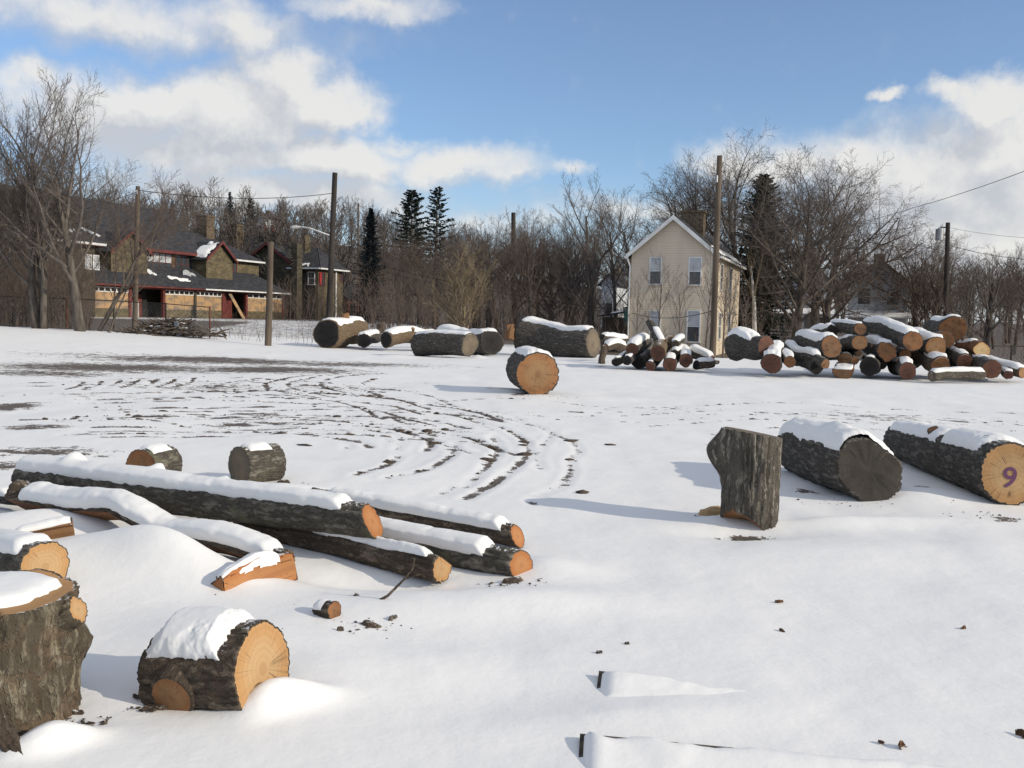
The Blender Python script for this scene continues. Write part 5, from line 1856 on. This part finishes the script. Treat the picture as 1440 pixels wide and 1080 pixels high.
# ================================================================== trees
def tubes(polys):
    """polys: list of (points (k,3), radii (k,), sides). one vertex/quad soup, vectorised by (k, sides)"""
    groups = {}
    for p_, r_, s_ in polys:
        groups.setdefault((len(r_), s_), []).append((p_, r_))
    Vs, Qs, off = [], [], 0
    for (k, s), items in groups.items():
        Pn = np.array([i[0] for i in items], float)       # B,k,3
        Rn = np.array([i[1] for i in items], float)       # B,k
        B_ = len(items)
        tg = np.gradient(Pn, axis=1)
        tg /= np.linalg.norm(tg, axis=-1, keepdims=True) + 1e-9
        t0 = tg.mean(1)
        ref = np.where(np.abs(t0[:, 2:3]) < .9, np.array([[0, 0, 1.]]), np.array([[1., 0, 0]]))
        u = np.cross(t0, ref)
        u /= np.linalg.norm(u, axis=-1, keepdims=True) + 1e-9
        w = np.cross(t0, u)
        a = np.linspace(0, 2 * np.pi, s, endpoint=False)
        ring = u[:, None, :] * np.cos(a)[None, :, None] + w[:, None, :] * np.sin(a)[None, :, None]   # B,s,3
        V = Pn[:, :, None, :] + ring[:, None] * Rn[:, :, None, None]
        idx = off + np.arange(B_ * k * s).reshape(B_, k, s)
        q = np.stack([idx[:, :-1], np.roll(idx, -1, 2)[:, :-1], np.roll(idx, -1, 2)[:, 1:], idx[:, 1:]], -1).reshape(-1, 4)
        Vs.append(V.reshape(-1, 3))
        Qs.append(q)
        off += B_ * k * s
    return np.vstack(Vs), np.vstack(Qs)


def grow(seed, height, r0, levels=4, kids=(9, 8, 6, 4), spread=48, lean=(0, 0), first=.28, stems=1, wander=.10, up=.12, ratio=(.62, .5, .42, .4), gnarl=1.0, sides=(8, 5, 3, 3, 3)):
    """bare deciduous tree as polylines by level"""
    rng = random.Random(seed)
    out = [[] for _ in range(levels + 1)]

    def branch(p, d, L, r, lev, k):
        pts, rad = [np.array(p)], [r]
        step = L / k
        d = np.array(d, float)
        dirs = [d.copy()]
        for i in range(k):
            wg_ = wander * gnarl * (.45 if lev == 0 else 1)
            d = d + np.array([rng.gauss(0, wg_), rng.gauss(0, wg_), rng.gauss(0, wander * gnarl * .7) + up * (.25 if lev == 0 else .6) * (.6 if lev < 2 else 1)])
            d /= np.linalg.norm(d)
            pts.append(pts[-1] + d * step)
            rad.append(max(.0045, r * (1 - .75 * (i + 1) / k)) if lev else r * (1 - .72 * (i + 1) / k))
            dirs.append(d.copy())
        out[lev].append((np.array(pts), np.array(rad), sides[lev]))
        if lev >= levels:
            return
        n = max(2, int(round(kids[lev] * rng.uniform(.8, 1.2))))
        st = first if lev == 0 else .18
        for j in range(n):
            f = st + (1 - st) * (j + rng.random() * .9) / n
            f = min(f, .98)
            x = f * k
            i = min(int(x), k - 1)
            q = pts[i] + (pts[i + 1] - pts[i]) * (x - i)
            rr = rad[i] + (rad[i + 1] - rad[i]) * (x - i)
            dd = dirs[i]
            az_ = rng.uniform(0, 6.283) if lev else (j * 2.4 + rng.uniform(-.5, .5))
            ang = R(spread * rng.uniform(.65, 1.25)) * (1.0 - .35 * f * (lev == 0))
            o1 = np.cross(dd, [.3, .5, .8])
            o1 /= np.linalg.norm(o1) + 1e-9
            o2 = np.cross(dd, o1)
            nd = dd * math.cos(ang) + (o1 * math.cos(az_) + o2 * math.sin(az_)) * math.sin(ang)
            if lev >= 1:
                nd[2] += .12
            LL = L * ratio[lev] * rng.uniform(.7, 1.15) * (1.15 - .55 * f if lev == 0 else 1.1 - .35 * f)
            branch(q, nd, LL, max(.0065, min(rr * .72, r * (.42 if lev == 0 else .52)) * rng.uniform(.65, 1)), lev + 1, max(3, k - 2 if lev < 2 else 3))

    for s in range(stems):
        a = s * 2.3 + seed
        off = .16 * r0 / .2 if stems > 1 else 0
        d0 = (lean[0] + (.13 * math.cos(a) if stems > 1 else 0), lean[1] + (.13 * math.sin(a) if stems > 1 else 0), 1.0)
        d0 = np.array(d0) / np.linalg.norm(d0)
        branch((off * math.cos(a), off * math.sin(a), -.15), d0, height * (1 if s == 0 else rng.uniform(.75, .95)), r0 * (1 if s == 0 else .8), 0, 8)
    return out


def tree_meshes(out, name='tree'):
    V, Q = tubes(out[0])
    tr = mesh_np('trunk', V, Q)
    rest = [q for l in out[1:] for q in l]
    V, Q = tubes(rest)
    cr = mesh_np('crown', V, Q, None, False)
    return tr, cr


M['tbark'] = m_noise('tree_bark', (.060, .050, .042), (.135, .115, .095), 5, .95, .5, .02, (1, 1, .3))
M['twig'] = m_noise('twig_brown', (.090, .074, .064), (.155, .130, .112), 2, .95, 0)
M['twig_red'] = m_noise('twig_reddish', (.100, .074, .060), (.17, .130, .106), 2, .95, 0)
M['twig_pale'] = m_noise('twig_pale', (.17, .13, .08), (.27, .21, .14), 2, .95, 0)
M['bark_white'] = m_noise('sycamore_bark', (.30, .28, .24), (.62, .60, .55), 3, .9, .2)
M['needle'] = m_noise('spruce_needles', (.014, .020, .016), (.040, .050, .040), 2, .9, 0)
M['needle_b'] = m_noise('spruce_needles_bluish', (.006, .012, .015), (.016, .026, .032), 2, .9, 0)
M['pole'] = m_noise('pole_wood', (.07, .052, .039), (.14, .108, .08), 3, .9, .3, .01, (1, 1, .15))
M['pole_dark'] = m_noise('pole_creosote', (.028, .024, .021), (.065, .055, .048), 3, .9, .3, .01, (1, 1, .15))
M['steel'] = m_plain('galvanised', (.38, .39, .40), .45, .5)
M['wire'] = m_plain('wire_black', (.012, .012, .013), .6)
M['rusty'] = m_noise('rusty_post', (.09, .035, .022), (.18, .08, .05), 6, .8, .2)

CACHE = {}


def base_at(px, Y):
    p_ = at(px, 450, Y)
    return Vector((p_.x, Y, h1(p_.x, Y)))


def tree(label, px, Y, key, top_py=None, rz=0.0, mats=('tbark', 'twig'), group=None, name='bare_tree', sx_=1.0, **kw):
    """bare tree; copies share mesh data through key. height from the pixel of its top"""
    if key not in CACHE:
        CACHE[key] = tree_meshes(grow(**kw)) if kw else None
        tr = CACHE[key][1]
        z = np.empty(len(tr.vertices) * 3, np.float32)
        tr.vertices.foreach_get('co', z)
        CACHE[key] = CACHE[key] + (float(np.percentile(z[2::3], 99.8)),)
    tr, cr, hh = CACHE[key]
    b = base_at(px, Y)
    s = 1.0
    if top_py is not None:
        s = (at(px, top_py, Y).z - b.z) / hh
    root = empty(name, b - Vector((0, 0, .05)), None, label, 'tree', group)
    root.rotation_euler = (0, 0, rz)
    root.scale = (s * sx_, s * sx_, s)
    for nm_, me, mt in (('trunk', tr, mats[0]), ('crown', cr, mats[1])):
        o = bpy.data.objects.new(nm_, me)
        if not me.materials:
            me.materials.append(None)
        COL.objects.link(o)
        o.material_slots[0].link = 'OBJECT'
        o.material_slots[0].material = M[mt]
        o.parent = root
    return root


BIG = dict(levels=4, kids=(10, 8, 6, 4), spread=46)
# the trees at the left edge
tree('big multi stemmed bare tree at the left edge', 58, 38.5, 'L1', 98, 0.4, seed=3, height=8.0, r0=.21, stems=3, first=.25, levels=4, kids=(11, 9, 7, 4), spread=40, ratio=(.66, .5, .45, .45), up=.14)
tree('thick trunked bare tree right of the leftmost big tree', 113, 38.0, 'L2', 112, 2.2, seed=8, height=8.0, r0=.29, first=.30, lean=(-.02, 0), stems=1, levels=4, kids=(15, 10, 7, 4), spread=50, ratio=(.85, .5, .45, .45), up=.14)
tree('bare tree leaning right beside the wooden pole', 137, 39.5, 'L3', 215, 0.0, seed=12, height=7.0, r0=.13, lean=(.6, 0), first=.22, levels=4, kids=(14, 9, 7, 4), spread=48, ratio=(.7, .5, .45, .45), mats=('tbark', 'twig_red'))
tree('slim leaning sapling between thick trunk and fence post', 150, 39.0, 'L4', 330, 0.8, seed=14, height=4.0, r0=.07, lean=(.42, 0), levels=3, kids=(7, 6, 5), spread=46)
tree('bare tree cut off by the left picture edge', -22, 41, 'L1', 150, 2.7)
tree('dense bare tree far left behind the fence', 22, 50, 'L2', 190, 4.0, ('tbark', 'twig_red'))
tree('reddish bare tree in front of the left wing roof', 85, 55, 'L3', 250, 3.6, ('tbark', 'twig_red'))
# middle
tree('forked dark bare tree left of the cream house', 835, 60, 'M1', 236, 0.0, seed=21, height=9.0, r0=.22, stems=2, first=.25, levels=4, kids=(10, 8, 6, 4), spread=42)
tree('slender bare tree close against the cream house left', 872, 62, 'M2', 262, 1.0, seed=25, height=8.0, r0=.16, first=.25, **BIG)
tree('pale yellowish spreading bush tree behind the back row logs', 652, 50, 'M3', 335, 0.3, ('twig_pale', 'twig_pale'), seed=28, height=4.5, r0=.12, stems=4, first=.15, levels=4, kids=(9, 7, 6, 4), spread=40, gnarl=1.3)
tree('bare tree just right of the pale bush tree', 742, 66, 'M2', 292, 3.0, ('tbark', 'twig_red'))
# right
tree('wide spreading bare tree right of the dark conifer', 1122, 60, 'R1', 208, 0.6, seed=33, height=7.0, r0=.30, first=.22, stems=1, levels=4, kids=(15, 11, 8, 5), spread=62, ratio=(.92, .52, .45, .45), up=.11)
tree('tall bare tree rising behind the cream house chimney', 1040, 72, 'R2', 192, 0.3, seed=37, height=8, r0=.26, first=.28, stems=1, levels=4, kids=(14, 10, 8, 4), spread=54, ratio=(.82, .52, .45, .45))
tree('bare tree behind the cream house roof, left of pole', 965, 75, 'R2', 228, 2.0)
tree('bare tree right of the wide spreading one', 1158, 70, 'R1', 232, 2.9, ('tbark', 'twig_red'))
tree('dark trunked bare tree near the right edge', 1388, 52, 'R3', 352, .3, ('pole_dark', 'twig'), seed=41, height=5, r0=.26, first=.3, stems=1, levels=4, kids=(10, 8, 6, 4), spread=60)
# white barked trunk beside the house
b_ = base_at(1064, 58)
syc = empty('sycamore_tree', b_, None, 'pale barked broken sycamore trunk right of the cream house', 'tree')
o_ = grow(seed=44, height=5.6, r0=.19, levels=3, kids=(5, 4, 4), spread=40, first=.55)
tr, cr = tree_meshes(o_)
link('trunk', tr, M['bark_white'], syc)
link('crown', cr, M['twig_pale'], syc)
# saplings before the cream house
for k, (px_, Y_, tp, sd, lb) in enumerate(((925, 44, 345, 51, 'sapling in front of the left upper window'), (957, 44, 380, 52, 'sapling before the middle of the cream gable'), (993, 46, 330, 53, 'reddish sapling beside the tall pole'),
                                           (897, 46, 372, 54, 'sapling at the left corner of cream house'), (1018, 47, 372, 55, 'greenish sapling just right of the tall pole'), (1050, 49, 392, 56, 'low sapling right of the cream house wall'))):
    tree(lb, px_, Y_, 'S%d' % (k % 3), tp, k * 1.3, ('twig_red', 'twig_red'), 'saplings by the cream house', 'sapling', seed=sd, height=4.2, r0=.055, first=.3, levels=3, kids=(9, 6, 4), spread=34, wander=.06)
# trees of the thicket in the middle
rng = random.Random(77)
spots = [(545, 78, 345, 'bare tree left of the ragged spruces above the back row logs'), (562, 95, 338, 'thin bare tree under the left ragged spruce'), (590, 88, 330, 'bare tree filling the gap between the two ragged spruces'),
         (610, 74, 340, 'reddish bare tree below the right ragged spruce'), (635, 92, 322, 'bare tree directly right of the ragged spruces'), (668, 84, 318, 'bare tree standing behind the pale bush tree'), (690, 76, 312, 'bare tree left of the distant pole top'),
         (700, 98, 300, 'far bare tree just left of the distant pole top'), (722, 84, 305, 'bare tree around the foot of the distant pole'), (760, 90, 296, 'bare tree right of the distant pole, above the lone log'), (775, 78, 310, 'brown bare tree above the left end of the largest log'),
         (800, 86, 300, 'bare tree above the middle of the largest log'), (815, 74, 322, 'low bare tree just left of the forked dark tree'), (895, 88, 270, 'bare tree behind the left eave of the cream house'),
         (940, 84, 245, 'bare tree over the cream house gable peak'), (1150, 78, 215, 'bare tree right of the dark conifer, second row'),
         (1290, 82, 315, 'bare tree right of the white house roof'), (1310, 76, 330, 'reddish bare tree left of the transformer pole'), (1350, 84, 345, 'bare tree just right of the transformer pole'), (1400, 80, 352, 'bare tree behind the dark trunked right edge tree'),
         (1430, 70, 350, 'bare tree cut by the right picture edge'), (1365, 66, 372, 'low bare tree between transformer pole and dark trunk'), (300, 120, 322, 'bare tree behind the stone roofs and chimneys'),
         (1420, 92, 340, 'far bare tree near the right picture edge'), (1330, 95, 335, 'far bare tree behind the transformer pole'), (15, 54, 262, 'brown bare tree far left behind the fence'), (70, 62, 285, 'bare tree screening the left wing of the stone house'), (105, 58, 320, 'small bare tree between thick trunk and stone house wing'),
         (40, 47, 335, 'low brown tree left of the thick trunk by the fence')]
keys = ['M1', 'M2', 'R2', 'L2', 'R1', 'L1']
for k, (px_, Y_, tp, lb) in enumerate(spots):
    tree(lb, px_, Y_, keys[k % 6], tp, rng.uniform(0, 6.28), ('tbark', 'twig_red' if k % 3 else 'twig'), 'thicket trees behind the lot', sx_=rng.uniform(.9, 1.3))


# ---- conifers ---------------------------------------------------------------------
def conifer(label, px, Y, top_py, width, seed, dense=1.0, mat='needle', bare=.05, droop=.25, name='conifer', ex=.8):
    rng_ = np.random.default_rng(seed)
    b = base_at(px, Y)
    Hh = at(px, top_py, Y).z - b.z
    root = empty(name, b, None, label, 'tree')
    V, Q = tubes([(np.array([[0, 0, -.2], [0, 0, Hh * .5], [0, 0, Hh]]), np.array([.022 * Hh, .013 * Hh, .01]), 7)])
    link('trunk', mesh_np('trunk', V, Q), M['tbark'], root)
    tris, limbs = [], []
    nb = int(120 * dense)
    for i in range(nb):
        f = bare + (1 - bare) * (i / nb) ** .85
        L = width * .5 * ((1 - f) ** ex + .03) * rng_.uniform(.4, 1.25)
        a = i * 2.399 + rng_.uniform(-.4, .4)
        dv = np.array([math.cos(a), math.sin(a), -droop * (1 - f) + .22 * f])
        p0 = np.array([0, 0, Hh * f])
        limbs.append((np.stack([p0, p0 + dv * L * .6, p0 + dv * L + [0, 0, .12 * L]]), np.array([.03, .018, .006]) * (Hh / 10), 3))
        ns = int(22 + 40 * L / (width * .5))
        for s in range(ns):
            t_ = rng_.uniform(.15, 1.03)
            c = p0 + dv * L * t_ + [0, 0, .12 * L * t_ * t_]
            sc_ = (.10 + .10 * rng_.random()) * width * .42 * (1.1 - .5 * t_) * .55
            sd_ = np.cross(dv, [0, 0, 1])
            e1_ = dv * sc_ * rng_.uniform(.6, 1.4) + sd_ * sc_ * rng_.uniform(-1, 1) + np.array([0, 0, rng_.uniform(-.9, .25)]) * sc_
            e2_ = rng_.normal(0, 1, 3) * sc_ * .34
            tris.append([c - e2_, c + e2_, c + e1_])
    T_ = np.array(tris)
    V2, Q2 = tubes(limbs)
    n2 = len(V2)
    V_ = np.vstack([V2, T_.reshape(-1, 3)])
    link('crown', mesh_np('crown', V_, Q2, n2 + np.arange(len(T_) * 3).reshape(-1, 3), False), M[mat], root)
    return root


conifer('dense blue black conifer left of the two spruces', 520, 74, 293, 3.6, 1, 3.6, 'needle_b')
conifer('left of two ragged spruces on the skyline', 577, 120, 268, 10.5, 2, 1.1, 'needle', .2, .35, ex=.65)
conifer('right of two ragged spruces on the skyline', 612, 124, 263, 8.5, 3, .9, 'needle', .3, .35, ex=.6)
conifer('dark conifer right behind the cream house', 1066, 68, 246, 6.0, 4, 4.0, 'needle', .04, ex=.55)
conifer('small dark conifer on the far left hill', 323, 150, 270, 5, 5, 1.6, 'needle_b')
conifer('small conifer on the far hill above the porch roof', 243, 150, 280, 4.5, 6, 1.2, 'needle')
conifer('reddish dark conifer right of the hilltop one', 352, 160, 278, 7, 7, 1.2, 'needle')

# ---- far wood on the hillside ------------------------------------------------------
def far_wood():
    protos = []
    for s in range(6):
        o = grow(seed=200 + s, height=7.5, r0=.15, levels=3, kids=(9, 6, 4), spread=40, first=.25, stems=1 + s % 2, sides=(4, 3, 3, 3), ratio=(.6, .5, .5))
        polys = []
        for l, lev in enumerate(o):
            for (p_, r_, s_) in lev:
                p_, r_ = (p_[[0, len(p_) // 2, -1]], r_[[0, len(r_) // 2, -1]]) if l else (p_, r_)
                polys.append((p_, np.maximum(r_, .02), 3))
        protos.append(tubes(polys))
    rg = np.random.default_rng(9)
    Vs, Qs, off = [], [], 0
    N = 430
    for i in range(N):
        az_ = rg.uniform(-.62, .62)
        d_ = rg.uniform(128, 300) ** 1.0
        if i > N * .75:
            az_ = rg.uniform(-.62, -.1)
        x, y = d_ * math.sin(az_), d_ * math.cos(az_)
        if i >= N - 70:
            y = rg.uniform(100, 125)
            x = y * math.tan(az_)
        V, Q = protos[i % 6]
        s = rg.uniform(.75, 1.25) * 1.15
        a = rg.uniform(0, 6.28)
        c, sn = math.cos(a) * s, math.sin(a) * s
        W_ = np.stack([V[:, 0] * c - V[:, 1] * sn + x, V[:, 0] * sn + V[:, 1] * c + y, V[:, 2] * s + h1(x, y)], 1)
        Vs.append(W_)
        Qs.append(Q + off)
        off += len(V)
    o = link('far_wood', mesh_np('far_wood', np.vstack(Vs), np.vstack(Qs), None, False), M['twig'])
    tag(o, 'leafless wood covering the distant hillside', 'wood', None, 'stuff')


far_wood()


def thicket():
    """brush and dead weeds along the back of the lot"""
    rg = np.random.default_rng(19)
    polys = []

    def stem(x, y, hgt, r, n):
        z = h1(x, y)
        lean = rg.normal(0, .16, 2)
        p0 = np.array([x, y, z - .05])
        pts = [p0]
        for k in range(3):
            pts.append(pts[-1] + np.array([lean[0] + rg.normal(0, .08), lean[1] + rg.normal(0, .08), 1]) * hgt / 3)
        polys.append((np.array(pts), np.array([r, r * .8, r * .55, r * .25]), 3))
        for b in range(n):
            f = rg.uniform(.3, 1)
            i = min(2, int(f * 3))
            q = pts[i] + (pts[i + 1] - pts[i]) * (f * 3 - i)
            a = rg.uniform(0, 6.28)
            dv = np.array([math.cos(a) * .7, math.sin(a) * .7, rg.uniform(.4, 1.1)])
            L = hgt * rg.uniform(.18, .42)
            polys.append((np.stack([q, q + dv * L * .5 + [0, 0, .02], q + dv * L + [0, 0, .1 * L]]), np.array([r * .55, r * .4, r * .15]), 3))
    for i in range(760):
        px = rg.uniform(500, 885)
        y = rg.uniform(54, 92)
        x = at(px, 450, y).x
        stem(x, y, rg.uniform(1.2, 4.2), .018, 8)
    for i in range(240):
        px = rg.uniform(1020, 1460)
        if 1190 < px < 1285:
            continue
        y = rg.uniform(44, 80)
        x = at(px, 450, y).x
        stem(x, y, rg.uniform(1.0, 3.8), .016, 8)
    for i in range(520):
        px = rg.uniform(-60, 128)
        y = rg.uniform(39.5, 62)
        x = at(px, 450, y).x
        stem(x, y, rg.uniform(.8, 3.4), .014, 9)
    for i in range(150):
        px = rg.uniform(385, 500)
        y = rg.uniform(74, 94)
        x = at(px, 450, y).x
        stem(x, y, rg.uniform(1, 3.5), .02, 8)
    for i in range(40):
        px = rg.uniform(290, 440)
        y = rg.uniform(40, 46)
        x = at(px, 450, y).x
        stem(x, y, rg.uniform(.4, 1.4), .008, 5)
    for i in range(60):
        px = rg.uniform(900, 1020)
        y = rg.uniform(42, 52)
        x = at(px, 450, y).x
        stem(x, y, rg.uniform(.5, 2.0), .009, 5)
    V, Q = tubes(polys)
    o = link('thicket', mesh_np('thicket', V, Q, None, False), M['twig_red'])
    tag(o, 'tangled brown brush along the back of the lot', 'brush', None, 'stuff')


thicket()


# ================================================================== poles, fence, wires
def pole(label, top, base_px, Y, r, mat='pole', base_z=None, name='utility_pole', cat='utility pole'):
    b = at(base_px, 450, Y)
    b.z = h1(b.x, Y) - .1 if base_z is None else base_z
    t_ = at(top[0], top[1], Y)
    root = empty(name, b, None, label, cat)
    MB().bar((0, 0, 0), t_ - b, r, 12, r * .78).build('post', M[mat], root)
    return root, b, t_


P1, p1b, p1t = pole('slim utility pole in front of the boarded porch', (194, 262), 189, 46, .13)
MB().bar(p1t - p1b + Vector((0, -.16, -.4)), p1t - p1b + Vector((0, -.16, -.2)), .05, 8).build('insulator', M['steel'], P1)
P2, p2b, p2t = pole('short cut off wooden post between the stone houses', (381, 340), 377, 37.5, .135, name='wooden_post', cat='post')
P3, p3b, p3t = pole('dark street light pole beside the second stone house', (471, 243), 462, 56, .19, 'pole_dark', name='street_lamp_pole', cat='street light')
pa = [at(466, 332, 56) - p3b, at(452, 327, 55.7) - p3b, at(436, 321, 55.4) - p3b, at(424, 319, 55.2) - p3b]
ar = MB()
for i in range(3):
    ar.bar(pa[i], pa[i + 1], .05, 8)
arm = ar.build('lamp_arm', M['steel'], P3)
hd = MB()
c0_, c1_ = at(424, 319, 55.2) - p3b, at(408, 320, 54.9) - p3b
dv_ = (c1_ - c0_)
prof = [(0, .05), (.15, .11), (.45, .20), (.75, .21), (.95, .13), (1.0, .03)]
rings_ = []
for f_, rr in prof:
    c_ = c0_ + dv_ * f_
    rings_.append([c_ + Vector((0, math.cos(t_) * rr, math.sin(t_) * rr * .55)) for t_ in np.linspace(0, 2 * math.pi, 12, endpoint=False)])
for i in range(len(prof) - 1):
    for j in range(12):
        k = (j + 1) % 12
        hd.poly([rings_[i][j], rings_[i][k], rings_[i + 1][k], rings_[i + 1][j]])
hd.build('lamp_head', M['dish'], arm)
P4, p4b, p4t = pole('tall wooden utility pole in front of the cream house', (1012, 219), 1004, 43, .15)
MB().bar(p4t - p4b + Vector((-.12, -.14, -1.2)), p4t - p4b + Vector((-.12, -.14, -.9)), .06, 8).build('insulator', M['steel'], P4)
P5, p5b, p5t = pole('dark utility pole with transformer can at right', (1333, 313), 1331, 70, .20, 'pole_dark')
tcan = p5t - p5b + Vector((-.62, -.1, -1.3))
MB().bar(tcan, tcan + Vector((0, 0, .8)), .28, 14).bar(tcan + Vector((0, 0, .8)), tcan + Vector((0, 0, .9)), .2, 14, .1).build('transformer', M['steel'], P5)
MB().bar(tcan + Vector((.2, 0, .4)), p5t - p5b + Vector((0, 0, -.9)), .05).bar(p5t - p5b + Vector((-.55, 0, -.35)), p5t - p5b + Vector((.15, 0, -.35)), .05).build('bracket', M['pole_dark'], P5)
P6, p6b, p6t = pole('distant pole top rising from the thicket', (722, 299), 722, 96, .28, 'pole_dark')
P7, p7b, p7t = pole('thin distant pole left of the dense conifer', (504, 286), 503, 118, .14, 'pole')


def wire(label, pts, r=.012, sag=.25):
    polys = []
    for a, b in zip(pts[:-1], pts[1:]):
        a, b = np.array(a), np.array(b)
        k = 14
        f = np.linspace(0, 1, k)
        p_ = a + (b - a) * f[:, None]
        p_[:, 2] -= sag * 4 * f * (1 - f)
        polys.append((p_, np.full(k, r), 4))
    V, Q = tubes(polys)
    o = link('power_line', mesh_np('power_line', V, Q), M['wire'])
    return tag(o, label, 'power line')


wire('overhead wire from porch pole to street light pole', [p1t + Vector((0, -.16, -.2)), p3t + Vector((0, -.2, -1.2))], .018, .35)
wire('overhead wire running left from the porch pole', [p1t + Vector((0, -.16, -.3)), at(-80, 330, 40)], .015, .3)
wire('overhead wire from street light pole towards the cream house', [at(469, 355, 56), at(880, 437, 57), at(1006, 436, 43)], .016, .4)
wire('second lower wire from street light pole to the right', [at(469, 362, 56), at(884, 441, 60)], .013, .5)
wire('slanting wire at the right edge of the sky', [at(1500, 218, 40), at(1285, 292, 62), at(1180, 318, 75)], .016, .12)
wire('wire from cream house pole to transformer pole', [at(1011, 300, 43), p5t + Vector((0, 0, -1.6))], .014, .9)
wire('wire leaving the transformer pole to the right', [p5t + Vector((0, 0, -1.6)), at(1500, 366, 66)], .016, .35)
wire('thin upper wire right of the transformer pole', [p5t + Vector((.1, 0, -.35)), at(1500, 335, 66)], .010, .25)


def fence(label, pts, hgt, rail=True):
    """chain link fence: posts, top rail, wire mesh"""
    P_ = [Vector((q.x, q.y, h1(q.x, q.y))) for q in pts]
    root = empty('chain_link_fence', P_[0], None, label, 'fence')
    mesh = []
    for i, q in enumerate(P_):
        MB().bar(q - P_[0] - Vector((0, 0, .1)), q - P_[0] + Vector((0, 0, hgt + .05)), .038, 8).build('post', M['rusty' if i % 3 == 2 else 'pole_dark'], root)
    for a, b in zip(P_[:-1], P_[1:]):
        if rail:
            MB().bar(a - P_[0] + Vector((0, 0, hgt)), b - P_[0] + Vector((0, 0, hgt)), .022, 6).build('top_rail', M['pole_dark'], root)
        L = (b - a).length
        n = int(L / .16)
        st = (b - a) / L
        for k in range(-int(hgt / .16), n):
            for sg in (0, 1):
                s0, s1 = k * .16, k * .16 + hgt
                za, zb = (0, hgt) if sg == 0 else (hgt, 0)
                if s0 < 0:
                    za += (zb - za) * (-s0 / hgt)
                    s0 = 0
                if s1 > L:
                    zb = za + (zb - za) * ((L - s0) / (s1 - s0))
                    s1 = L
                if s1 <= s0:
                    continue
                mesh.append((np.array([a - P_[0] + st * s0 + Vector((0, 0, za)), a - P_[0] + st * s1 + Vector((0, 0, zb))]), np.array([.0028, .0028]), 3))
    V, Q = tubes(mesh)
    o = link('chain_link', mesh_np('chain_link', V, Q, None, False), M['steel'], root)
    o['kind'] = 'stuff'
    return root


fence('chain link fence with rusty posts before the boarded porch', [base_at(px_, y_) for px_, y_ in ((-30, 42), (46, 42), (94, 42), (160, 41.5), (233, 41), (295, 41.5))], 1.35)
fence('low chain link fence behind the big log pile', [base_at(px_, y_) for px_, y_ in ((1392, 36), (1425, 36), (1470, 36))], .8)


# brush and junk heap by the fence
def brush_heap():
    rg = np.random.default_rng(4)
    g_ = base_at(238, 40.0)
    root = empty('brush_pile', g_, None, 'heap of dark branches and scrap under snow by the fence', 'brush pile')
    polys = []
    for i in range(620):
        x = rg.normal(0, .85)
        y = rg.normal(0, .45)
        z = max(0, .62 * math.exp(-(x / 1.2) ** 2) * rg.random()) + .03
        a = rg.normal(0, .5) + (math.pi if rg.random() < .5 else 0)
        d_ = np.array([math.cos(a), math.sin(a) * .6, rg.normal(.12, .22)])
        L = rg.uniform(.3, 1.1)
        p_ = np.array([x, y, z]) - d_ * L / 2
        p_[2] = max(p_[2], .02)
        polys.append((np.stack([p_, p_ + d_ * L * .5 + rg.normal(0, .04, 3), p_ + d_ * L + rg.normal(0, .06, 3)]), np.array([.035, .028, .012]) * rg.uniform(.4, 1.2), 4))
    V, Q = tubes(polys)
    o = link('branches', mesh_np('branches', V, Q, None, False), M['bark_brown'], root)
    o['kind'] = 'stuff'
    MB().slab([(.55, -.6, .0), (.75, -.6, .0), (.52, -.45, .62), (.36, -.45, .62)], .05).build('grey_plank', M['steel'], root)
    V = []
    th = np.linspace(0, 2 * np.pi, 20, endpoint=False)
    for i in range(7):
        f = i / 6
        rr = .52 * math.sqrt(max(0, 1 - f ** 2.4)) + .01
        V.append(np.stack([1.2 + rr * np.cos(th) * 1.05 * (1 + .2 * (fbm(np.cos(th) * 2, np.sin(th) * 2, f * 3, 2, 6) - .5)), -.2 + rr * np.sin(th) * .8, np.full(20, f * .55)], 1))
    link('tarp_mound', mesh_np('tarp_mound', np.vstack(V), ring_faces(7, 20)), M['bark_dark'], root)
    for (cx, cy, cz, rx, ry, sd) in ((-.35, -.25, .36, .5, .25, 3), (.3, -.1, .5, .42, .22, 4), (-.9, -.3, .2, .3, .16, 9), (.75, -.4, .3, .25, .12, 11), (-1.0, -.1, .10, .3, .2, 5), (.05, -.45, .12, .45, .12, 7)):
        snow_disc(root, cz, rx, ry, .09, sd, cx, cy, 'snow_patch', .9)


brush_heap()
